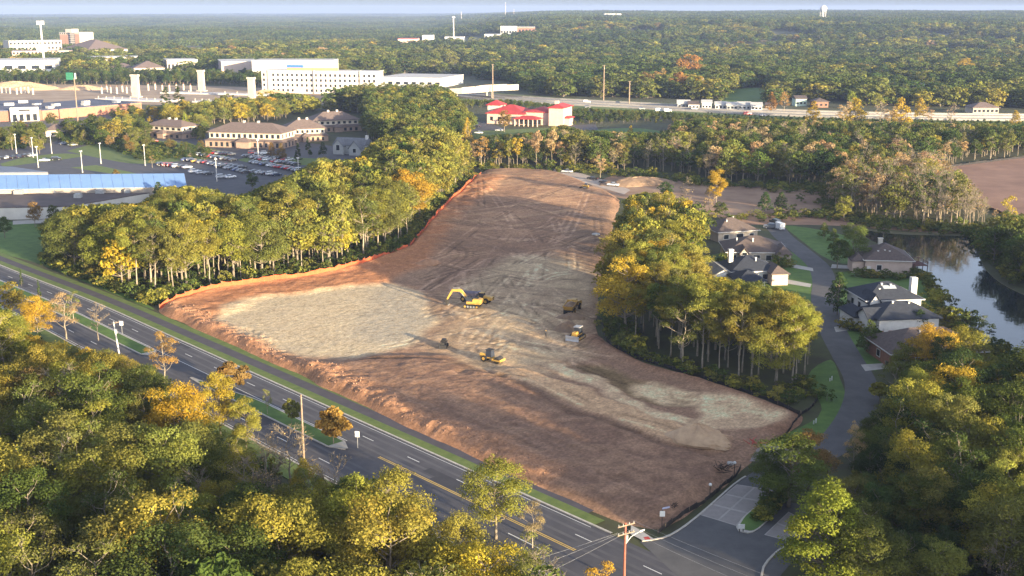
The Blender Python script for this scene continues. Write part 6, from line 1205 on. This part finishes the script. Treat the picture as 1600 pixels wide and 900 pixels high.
# trees that stand alone, each set where it grows: base (survey grid), height, kind, colour, width, where
LONE = [
 (1288,915,13.8,'dome','lime',1.25,'standing alone beside the entry street'), (1232,792,10.5,'broad','green',1.5,'growing over the entry island'), (1262,765,9.5,'broad','rust',1.2,'growing behind the entry island'), (1200,776,7.0,'broad','green',1.3,'growing beside the entry paving'),
 (1332,742,8.6,'airy','tan',.8,'at the bend of the side street'), (1374,630,4.0,'small','ygreen',1.1,'at the kerb of the side street'),
 (367,617,6.2,'small','rust',1.2,'near the tapered tip of the median'), (418,648,5.0,'airy','olive',.7,'in the median beside the rust brown tree'), (521,694,6.0,'small','orange',1.15,'in the median beside the white sign'), (456,664,4.5,'small','olive',.8,'in the median beside the tall utility pole'),
 (34,447,4.6,'cone','dark',.55,'in the far stretch of the median'), (62,466,4.6,'cone','dark',.55,'in the far stretch of the median'),
 (154,532,8.6,'bare','tan',1.0,'beside the leaning utility pole'), (104,530,11.0,'airy','tan',1.15,'leaning over the near lanes'), (60,535,10.5,'broad','gold',1.0,'leaning over the near lanes'), (345,690,12.0,'broad','gold',.8,'at the roadside by the tapered median tip'), (385,705,9,'broad','ygreen',.85,'at the roadside by the tapered median tip'),
 (258,600,10.5,'airy','orange',1.1,'at the roadside opposite the pale pit'), (775,842,11.5,'broad','ygreen',1.0,'at the roadside near the yellow lines'), (832,856,7.0,'airy','tan',.9,'at the roadside near the yellow lines'), (938,935,5.0,'small','gold',1.0,'at the foot of the three-armed utility pole'),
 (1331,418,12.5,'broad','green',1.05,'in the yard before the tan house'), (1308,492,10.5,'dome','dark',.75,'in the yard by the white house with navy roofs'), (1357,552,7.2,'dome','green',.85,'before the garage of the white house'), (1432,524,6.0,'broad','dark',.9,'against the garage wall of the white house'), (1456,612,13.0,'broad','gold',1.25,'before the brown-roofed house'), (1508,606,12,'broad','ygreen',1.2,'before the brown-roofed house'), (1412,610,9.5,'broad','olive',1.0,'before the brown-roofed house'), (1395,640,9.5,'airy','olive',1.1,'beside the driveway at the street bend'), (1440,640,9,'broad','green',1.0,'beside the driveway at the street bend'),
 (1530,542,7.0,'airy','green',1.0,'in the shallows of the pond'), (1380,372,6.0,'broad','green',1.1,'on the lawn at the head of the pond'), (1287,372,5.0,'dome','green',1.0,'on the lawn by the parked van'), (1302,380,4.6,'dome','green',1.0,'on the lawn by the parked van'), (1308,420,8.5,'broad','green',.9,'in the yard before the tan house'),
 (249,322,9.0,'dome','dark',.8,'at the end of the blue-roofed warehouse'), (55,354,8.2,'broad','rust',.85,'beside the low warehouse wall'), (85,350,6.5,'broad','green',1.0,'beside the low warehouse wall'), (8,372,7,'broad','green',1.0,'beside the low warehouse wall'),
 (178,224,13.0,'broad','ygreen',1.5,'between the car park and the superstore'), (160,228,9.0,'broad','green',1.2,'between the car park and the superstore'), (205,240,6.5,'broad','olive',1.2,'on the car park lawn'), (145,222,9,'broad','dark',1.2,'between the car park and the superstore'), (60,222,11.0,'broad','green',1.2,'at the corner of the car park'), (30,218,10.0,'broad','olive',1.2,'at the corner of the car park'), (38,232,6.5,'airy','orange',1.2,'at the corner of the car park'), (62,240,7.0,'broad','ygreen',1.1,'at the corner of the car park'), (82,202,10.0,'broad','green',1.1,'before the superstore'), (145,200,9.0,'broad','dark',1.1,'before the superstore'), (0,225,9,'broad','olive',1.1,'at the corner of the car park'),
 (262,188,21.0,'cone','dark',1.5,'beside the smaller brick office'), (281,188,21.5,'cone','dark',1.5,'beside the smaller brick office'), (291,214,13.5,'dome','lime',.55,'between the two brick offices'), (312,208,11,'broad','ygreen',1.0,'between the two brick offices'), (318,206,10,'broad','olive',1.0,'between the two brick offices'),
 (297,248,7.0,'dome','dark',.9,'on the lawn before the offices'), (320,250,6.0,'dome','dark',.9,'on the lawn before the offices'), (425,248,8.0,'dome','rust',.8,'on the lawn before the offices'), (440,250,8.0,'dome','rust',.8,'on the lawn before the offices'), (466,252,8.5,'cone','dark',1.1,'on the lawn before the offices'), (482,244,9.0,'cone','dark',1.0,'on the lawn before the offices'), (505,244,7.0,'dome','dark',.8,'on the lawn before the offices'), (182,278,3.6,'small','rust',1.2,'on the car park verge'), (238,262,6.0,'airy','rust',1.1,'on the car park verge'), (394,298,7.0,'broad','green',1.0,'on the car park verge'),
 (1118,340,16.5,'tall','gold',1.0,'by the fence above the houses'), (1108,338,11.0,'airy','tan',.8,'by the fence above the houses'), (1070,330,12.5,'bare','tan',1.0,'behind the yellow-green strip of wood'), (1040,316,8,'broad','dark',1.0,'behind the yellow-green strip of wood'), (1125,342,6,'broad','green',1.1,'by the fence above the houses'), (1195,332,7.5,'dome','dark',1.0,'on the bare soil above the houses'), (1220,330,7.0,'dome','dark',1.0,'on the bare soil above the houses'), (1318,346,9.0,'broad','ygreen',.9,'at the edge of the bare wood'),
 (788,206,12.5,'broad','rust',.9,'in front of the red-roofed hall'), (730,228,15.0,'dome','gold',.5,'beside the red-roofed hall'), (752,262,14.5,'airy','orange',1.0,'at the top of the dirt slope'), (722,260,13.5,'airy','orange',1.0,'at the top of the dirt slope'), (780,262,13.0,'airy','gold',1.0,'at the top of the dirt slope'), (838,264,17.0,'tall','tan',.8,'at the top of the dirt slope'), (862,262,17.0,'tall','tan',.8,'at the top of the dirt slope'), (938,278,10.0,'airy','tan',1.0,'beside the access track'), (808,264,14.0,'tall','gold',.9,'at the top of the dirt slope'), (795,264,13,'tall','ygreen',.9,'at the top of the dirt slope'),
 (730,275,5,'dome','dark',1.6,'above the silt fence at the slope top'), (712,282,5,'broad','green',1.3,'above the silt fence at the slope top'),
 (1270,194,12.0,'dome','gold',.7,'rising over the highway'), (1335,196,14.0,'dome','gold',1.0,'rising over the highway'), (1318,198,13.0,'airy','tan',1.0,'rising over the highway'), (1375,200,13.5,'bare','tan',1.0,'rising over the highway'), (1405,199,15.0,'dome','gold',.8,'rising over the highway'), (1390,200,11.0,'airy','tan',1.0,'rising over the highway'), (1437,186,11.5,'dome','gold',.7,'rising over the highway'), (1450,194,9.0,'airy','tan',1.0,'rising over the highway'), (1485,200,12.5,'bare','tan',1.0,'rising over the highway'), (1585,200,9.0,'dome','gold',.7,'rising over the highway'), (1225,178,13.0,'airy','orange',.8,'rising over the highway'), (1205,176,12.0,'dome','orange',.6,'rising over the highway'), (1370,172,12.0,'broad','ygreen',1.1,'beyond the highway'), (1330,165,11.0,'broad','lime',1.0,'beyond the highway'),
 (1110,238,16.0,'airy','tan',1.2,'in the wood below the highway'), (1140,240,15.5,'airy','tan',1.2,'in the wood below the highway'), (1225,240,16.0,'bare','tan',1.2,'in the wood below the highway'), (1250,246,17.0,'bare','tan',1.0,'in the wood below the highway'), (1283,262,13.0,'airy','orange',.7,'in the wood below the highway'), (1050,222,10.0,'airy','tan',1.1,'beside the green field'), (985,222,9.0,'dome','gold',.7,'beside the green field'),
 (1572,372,14.0,'airy','gold',.8,'across the pond before the dirt field'), (1395,300,16.0,'airy','orange',1.1,'in the thin wood above the pond'), (1440,310,15.5,'broad','ygreen',1.2,'in the thin wood above the pond'), (1405,318,14.0,'broad','olive',1.0,'in the thin wood above the pond'), (1475,262,12.0,'airy','tan',1.1,'at the corner of the dirt field'),
 (1078,126,26,'broad','orange',1.5,'in the wood across the highway'), (1030,142,20,'airy','orange',1.3,'in the wood across the highway'), (1060,150,20,'broad','orange',1.2,'in the wood across the highway'), (1010,146,18,'broad','rust',1.3,'in the wood across the highway'), (1090,152,17,'broad','gold',1.2,'in the wood across the highway'), (1508,120,20,'broad','gold',1.2,'in the far wood'), (1390,128,16,'broad','ygreen',1.2,'in the far wood'),
 (115,500,7,'airy','olive',1.0,'leaning over the near lanes'), (20,500,9,'broad','ygreen',1.0,'leaning over the near lanes'),
 (455,790,13,'bare','tan',1.2,'in the roadside wood opposite the dirt site'), (420,800,12,'bare','tan',1.2,'in the roadside wood opposite the dirt site'), (525,850,13,'bare','tan',1.0,'in the roadside wood opposite the dirt site'), (400,830,11,'bare','tan',1.2,'in the roadside wood opposite the dirt site'), (1560,950,10,'bare','tan',1.0,'in the dark wood beside the entry street'), (1510,690,9.5,'bare','tan',1.1,'in the dark wood beside the entry street'),
 (480,812,9,'broad','gold',.8,'in the roadside wood opposite the dirt site'),
]
lone_xy = []
for px, py, h, kind, cl, w, where in LONE:
    g = G(px, py)
    if where == 'rising over the highway': h *= 1.2; w *= 1.25
    TREES.append([kind, g.x, g.y, h, w, cl, where, 'lone']); lone_xy.append((g.x, g.y, h))
for t in TREES:
    if t[7] is None:
        for lx, ly, lh in lone_xy:
            if (t[1]-lx)**2+(t[2]-ly)**2 < 2.6**2: t[7] = 'drop'; break
TREES = [t for t in TREES if t[7] != 'drop']
# how large each one shows
def shown(t):
    d = math.hypot(t[1], t[2]); px, py = P(t[1], t[2], t[3]*.7)
    if t[2] < 60 or px < -40 or px > 1640 or py > 925 or py < 0: return 0
    return t[3]*t[4]/d*(1.5 if t[7] == 'lone' else 1)
TREES.sort(key=shown, reverse=True)
nind = min(300, sum(1 for t in TREES if shown(t) > 0)); IND, REST = TREES[:nind], TREES[nind:]
PROTO = {}
for kd in NV:
    for v in range(NV[kd]):
        fr = KINDS[kd].get('frac', 1.0)
        PROTO[kd, v] = tree_mesh(kd, kd, 1000+37*v+sum(map(ord, kd)), int(NEARN[kd]*fr), {'small': .2, 'shrub': .25, 'bare': .22, 'airy': .22}.get(kd, .235), (M_barkp if kd in ('tall', 'airy') else M_bark, M_leaf), 'parts')
def shade(c):
    f = tg.uniform(.82, 1.2); return tuple(x*f*tg.uniform(.92, 1.08) for x in c)
MARKS = {'in the roadside wood opposite the dirt site': ('in the roadside wood', [('near the leaning pole', (186,552)), ('below the tapered median tip', (300,640)), ('below the tall bare pole', (475,730)), ('near the median end sign', (590,760)), ('near the yellow lines', (760,850)), ('opposite the pale pit', (200,640)), ('opposite the blue-roofed warehouse', (0,560))]),
 'in the wood between the car park and dirt site': ('in the long wood', [('at the lawn end', (110,430)), ('by the silt fence corner', (250,460)), ('above the pale pit', (400,440)), ('above the cut branches', (560,410)), ('beside the climbing silt fence', (670,340)), ('behind the warehouse', (280,360)), ('beside the parked cars', (460,300)), ('below the gabled house', (580,280)), ('at the top of the slope', (720,265))]),
 'in the wood strip between dirt site and houses': ('in the wood strip', [('beside the white navy-roofed house', (1110,470)), ('at the side street end', (1280,600)), ('by the bulldozer', (965,500)), ('by the olive swale', (1090,590)), ('by the pale sack', (985,380))]),
 'in the dark wood beside the entry street': ('in the dark wood', [('beside the entry street', (1320,760)), ('behind the lime green tree', (1400,880)), ('at the side street bend', (1390,640)), ('below the pond', (1540,610)), ('beyond the power lines', (1560,800))])}
MARKS = {k: (v[0], [(n, G(*p)) for n, p in v[1]]) for k, v in MARKS.items()}
def sub_place(where, x, y):
    if where not in MARKS: return where
    h, L = MARKS[where]; return h+' '+min(L, key=lambda q: (q[1].x-x)**2+(q[1].y-y)**2)[0]
NAMES = {'cone': 'conifer_tree', 'bare': 'bare_tree', 'dome': 'dense_tree', 'small': 'small_tree'}
for kind, x, y, h, w, cl, where, fl in IND:
    K = KINDS[kind]; v = tg.randrange(NV[kind]); s = h/K['H']
    wd = PAL[cl][1]+' '+K['word'] if kind != 'bare' else 'almost bare grey'
    sub = where if fl else sub_place(where, x, y)
    big = '' if fl else 'large ' if h*w > 15.5 else 'smaller ' if h*w < 11.5 else ''
    lab = f"{big}{wd} tree {sub}"
    o = link(NAMES.get(kind, 'deciduous_tree'), None); o.location = (x, y, 0.0 if not inpoly(np.array([x]), np.array([y]), SITE)[0] else site_z(x, y)); o.rotation_euler = (0, 0, tg.uniform(0, 6.28)); o.scale = (s*w, s*w, s)
    tag(o, lab, 'tree', 'trees '+where if fl else 'trees '+where)
    tm, cm = PROTO[kind, v]; link('trunk', tm, o); c = link('crown', cm, o); c.color = (*shade(PAL[cl][0]), 1)

# ---- the woods beyond and between: masses of trees
var = bpy.data.collections.new('woodland_variants'); vi = {}; vk = 0
def add_variant(key, me):
    global vk
    o = bpy.data.objects.new(f'variant_{vk:03d}', me); var.objects.link(o); vi.setdefault(key, []).append(vk); vk += 1
for kd in ('broad', 'tall', 'airy', 'bare', 'cone', 'dome', 'small'):
    for v in range(3):
        fr = KINDS[kd].get('frac', 1.0)*(1.6 if kd in ('airy', 'bare') else 1)
        add_variant(kd, tree_mesh('wood_'+kd, kd, 500+v*13+len(kd), int(1500*fr), .72 if kd not in ('bare', 'airy') else .5, (M_barkp if kd in ('tall', 'airy') else M_bark, M_leafi)))
for v in range(6): add_variant('far', tree_mesh('wood_far', 'broad', 800+v*7, 760, 1.1, (M_bark, M_leafi), jit=.32))
for v in range(4): add_variant('close', tree_mesh('wood_close', 'broad', 1300+v*11, 9500, .27, (M_bark, M_leafi)))
for v in range(2): add_variant('shrub', tree_mesh('wood_shrub', 'shrub', 900+v, 260, .42, (M_bark, M_leafi)))
for v in range(3):       # a patch of canopy, 70 m across, for the farthest woods
    pg = np.random.default_rng(60+v); qs, ls = [], []
    for k in range(38):
        q, lv, c, lr = crown_arrays(700+v*50+k, 1, pg.uniform(11, 17), pg.uniform(4.5, 7.5), 8, 90, 2.8, 'broad', .32)
        q = q+np.array([pg.uniform(-38, 38), pg.uniform(-38, 38), 0]); lv[:, 0] = np.clip(lv[:, 0]*.5+pg.random()*.5, 0, 1); lv[:, 1] = pg.random()**3; qs.append(q); ls.append(lv)
    q = np.concatenate(qs); lv = np.concatenate(ls); me = bpy.data.meshes.new('canopy_patch'); me.from_pydata(q.tolist(), [], [(4*i, 4*i+1, 4*i+2, 4*i+3) for i in range(len(q)//4)]); me.materials.append(M_leafi)
    a = me.attributes.new('lv', 'FLOAT_VECTOR', 'FACE'); a.data.foreach_set('vector', lv.astype(np.float32).ravel()); add_variant('patch', me)
def scatter(name, label, rows):
    """rows: x, y, z, rotz, sx, sz, variant, r, g, b"""
    A = np.array(rows, float); me = bpy.data.meshes.new(name); me.vertices.add(len(A)); me.vertices.foreach_set('co', A[:, :3].astype(np.float32).ravel())
    def attr(n, t, d, f): a = me.attributes.new(n, t, 'POINT'); a.data.foreach_set(f, d)
    attr('rot', 'FLOAT_VECTOR', np.stack([A[:, 3]*0, A[:, 3]*0, A[:, 3]], 1).astype(np.float32).ravel(), 'vector')
    attr('scl', 'FLOAT_VECTOR', np.stack([A[:, 4], A[:, 4], A[:, 5]], 1).astype(np.float32).ravel(), 'vector')
    attr('vi', 'INT', A[:, 6].astype(np.int32), 'value'); attr('tint', 'FLOAT_COLOR', np.concatenate([A[:, 7:10], np.ones((len(A), 1))], 1).astype(np.float32).ravel(), 'color')
    me.update(); o = link(name, me); tag(o, label, 'wood', kind='stuff')
    ng = bpy.data.node_groups.new(name, 'GeometryNodeTree'); ng.interface.new_socket('Geometry', in_out='INPUT', socket_type='NodeSocketGeometry'); ng.interface.new_socket('Geometry', in_out='OUTPUT', socket_type='NodeSocketGeometry')
    gi = ng.nodes.new('NodeGroupInput'); go = ng.nodes.new('NodeGroupOutput'); ip = ng.nodes.new('GeometryNodeInstanceOnPoints'); ci = ng.nodes.new('GeometryNodeCollectionInfo')
    ci.inputs['Collection'].default_value = var; ci.inputs['Separate Children'].default_value = True; ci.inputs['Reset Children'].default_value = True
    def na(n, t):
        k = ng.nodes.new('GeometryNodeInputNamedAttribute'); k.data_type = t; k.inputs['Name'].default_value = n; return k.outputs['Attribute']
    ng.links.new(gi.outputs[0], ip.inputs['Points']); ng.links.new(ci.outputs[0], ip.inputs['Instance']); ip.inputs['Pick Instance'].default_value = True
    ng.links.new(na('vi', 'INT'), ip.inputs['Instance Index']); ng.links.new(na('rot', 'FLOAT_VECTOR'), ip.inputs['Rotation']); ng.links.new(na('scl', 'FLOAT_VECTOR'), ip.inputs['Scale']); ng.links.new(ip.outputs[0], go.inputs[0])
    md = o.modifiers.new('woods', 'NODES'); md.node_group = ng; return o
rows = []
for kind, x, y, h, w, cl, where, fl in REST:
    s = h/KINDS[kind]['H']; rows.append((x, y, 0, tg.uniform(0, 6.28), s*w, s, tg.choice(vi['close' if math.hypot(x, y) < 240 and kind == 'broad' else kind]), *shade(PAL[cl][0])))
scatter('woodland', 'further trees of the woods around the dirt site and the houses', rows)
# undergrowth along the wood edges
rows = []
for zn in Z[:2]+Z[3:4]+Z[5:9]:
    p = np.array(zn['poly']); x0, y0 = p.min(0); x1, y1 = p.max(0); n = int((x1-x0)*(y1-y0)/9); n = min(n, 9000)
    ux, uy = nr.uniform(x0, x1, n), nr.uniform(y0, y1, n); ro = road_off(ux, uy); ok = inpoly(ux, uy, zn['poly']) & ((ro < -9) | (ro > 20)) & (seg_dist(ux, uy, STREETP) > 4.5) & ~inpoly(ux, uy, SITE); ux, uy = ux[ok], uy[ok]
    for x, y in zip(ux, uy): s = tg.uniform(.35, 1.25); rows.append((x, y, 0, tg.uniform(0, 6.28), s, s*tg.uniform(.6, 1.1), tg.choice(vi['shrub']), *shade(PAL[tg.choice(['green', 'dark', 'green', 'olive', 'dark'])][0])))
for pts, n, sp in (([(252,470),(330,452),(420,438),(500,428),(570,409),(630,384),(664,346),(696,312),(735,282)], 520, 3.0), ([(75,404),(150,444),(244,470),(300,458)], 260, 2.2), ([(700,252),(760,263),(862,265),(960,270),(1130,290),(1290,296)], 420, 5), ([(1130,345),(1250,338),(1320,345)], 60, 3), ([(1000,282),(1130,288),(1290,300),(1300,325)], 120, 4), ([(948,500),(985,548),(1040,574),(1120,597),(1205,622),(1275,612)], 150, 2.0), ([(1345,350),(1420,358),(1520,366),(1560,400),(1600,440)], 260, 2.5), ([(1462,480),(1500,520),(1560,562),(1640,572)], 90, 2.5), ([(1300,330),(1400,352),(1520,362)], 140, 5), ([(242,492),(200,472),(120,435)], 70, 1.6), ([(1130,415),(1180,418),(1230,416)], 30, 1.2), ([(1345,432),(1420,436)], 26, 1.0), ([(1365,534),(1400,536)], 14, .8), ([(1325,512),(1350,520)], 14, 1.0), ([(1190,810),(1205,798),(1216,786)], 26, .6), ([(1100,455),(1130,470)], 20, 1.5), ([(1470,480),(1452,450),(1440,430)], 40, 1.0)):
    L = smooth_line([tuple(G(*p)[:2]) for p in pts], 2.0)
    for _ in range(n):
        p = tg.choice(L); x, y = p.x+tg.gauss(0, sp), p.y+tg.gauss(0, sp)
        if inpoly(np.array([x]), np.array([y]), SITE)[0] or -8 < road_off(np.array([x]), np.array([y]))[0] < 20: continue
        s = tg.uniform(.35, 1.5 if tg.random() < .3 else 1.0); rows.append((x, y, 0, tg.uniform(0, 6.28), s, s*tg.uniform(.6, 1.1), tg.choice(vi['shrub']), *shade(PAL[tg.choice(['green', 'olive', 'green', 'ygreen'])][0])))
scatter('undergrowth', 'low bushes and brush growing under the woods', rows)
# far woods to the horizon
KEEP = [[(-200,118),(90,118),(250,118),(400,120),(520,122),(690,124),(700,128),(720,150),(700,172),(500,170),(-200,210)], [(690,120),(800,128),(830,150),(1200,160),(1600,172),(1800,176),(1800,215),(1300,205),(860,235),(690,240)],
        [(1122,151),(1150,138),(1205,137),(1225,148),(1190,162),(1130,161)], [(1060,166),(1210,160),(1210,178),(1060,174)], [(600,64),(720,60),(850,60),(850,72),(700,76),(600,72)], [(1225,156),(1300,158),(1320,170),(1225,172)], [(1395,112),(1380,106),(1368,112),(1372,120)], [(910,40),(990,40),(990,52),(930,52)], [(190,52),(350,66),(360,80),(180,82)]]
KEEP = [[tuple(G(*p)[:2]) for p in k] for k in KEEP]
rows = []
for d0, d1, sp in ((770, 1500, 13.0), (1500, 2500, 16.0)):
    gxs, gys = np.meshgrid(np.arange(-1500, 1500, sp), np.arange(600, d1, sp)); gxs = gxs+nr.uniform(-.45, .45, gxs.shape)*sp; gys = gys+nr.uniform(-.45, .45, gxs.shape)*sp
    d = np.hypot(gxs, gys); ok = (d >= d0) & (d < d1) & (np.abs(gxs) < .52*gys)
    for k in KEEP: ok &= ~inpoly(gxs, gys, k)
    for fx, fy, fr in FOOT: ok &= np.hypot(gxs-fx, gys-fy) > fr
    gap = fbm(gxs, gys, 130, 61, 3); ok &= gap < .66
    gxs, gys = gxs[ok], gys[ok]; gzs = terrain_z(gxs, gys); cn = fbm(gxs, gys, 160, 44, 3); az = gxs/gys
    for x, y, z, c, a in zip(gxs, gys, gzs, cn, az):
        warm = (a < -.12); u = tg.random()+(c-.5)*1.1+(.16 if warm else 0)
        cl = 'dark' if u < .18 else 'green' if u < .68 else 'olive' if u < 1.0 else 'ygreen' if u < 1.4 else 'gold'
        if tg.random() < .012: cl = tg.choice(['rust', 'tan', 'rust', 'gold'])
        h = tg.uniform(11, 21); rows.append((x, y, z-h*.2, tg.uniform(0, 6.28), h/14*tg.uniform(1.25, 1.9), h/14, tg.choice(vi['far']), *shade(PAL[cl][0])))
for d0, d1, sp in ((2500, 14500, 62),):
    rr_ = d0
    while rr_ < d1:
        w = rr_*1.06; n = int(w/sp)
        for i in range(n):
            a = (i+tg.random())/n*1.06-.53; x, y = a*rr_, rr_*math.sqrt(max(.1, 1-a*a)); 
            if tg.random() < (.06 if rr_ < 5000 else .25 if x < -.1*y else .12): continue
            cl = tg.choice(['green', 'green', 'dark', 'dark', 'green']); rows.append((x, y, tz(x, y)-2, tg.uniform(0, 6.28), 1.0*sp/62, tg.uniform(.75, 1.05), tg.choice(vi['patch']), *shade(PAL[cl][0])))
        sp = 62*max(1, rr_/5000); rr_ += sp
scatter('distant_woods', 'wooded country stretching away to the horizon', rows)
# ------------------------------------------------------------------ the air
M_haze = bpy.data.materials.new('haze'); M_haze.use_nodes = True; nt = M_haze.node_tree; nt.nodes.clear()
ov = nt.nodes.new('ShaderNodeOutputMaterial'); pv = nt.nodes.new('ShaderNodeVolumePrincipled'); pv.inputs['Color'].default_value = (.40, .52, .86, 1); pv.inputs['Density'].default_value = 0.000075; pv.inputs['Anisotropy'].default_value = 0.0
nt.links.new(pv.outputs[0], ov.inputs['Volume'])
mb = MB(); mb.box(-16000, -16000, -25, 16000, 16000, 112); hz = mb.build('haze', M_haze); tag(hz, 'thin pale blue evening haze over the wooded country', 'haze', kind='stuff')
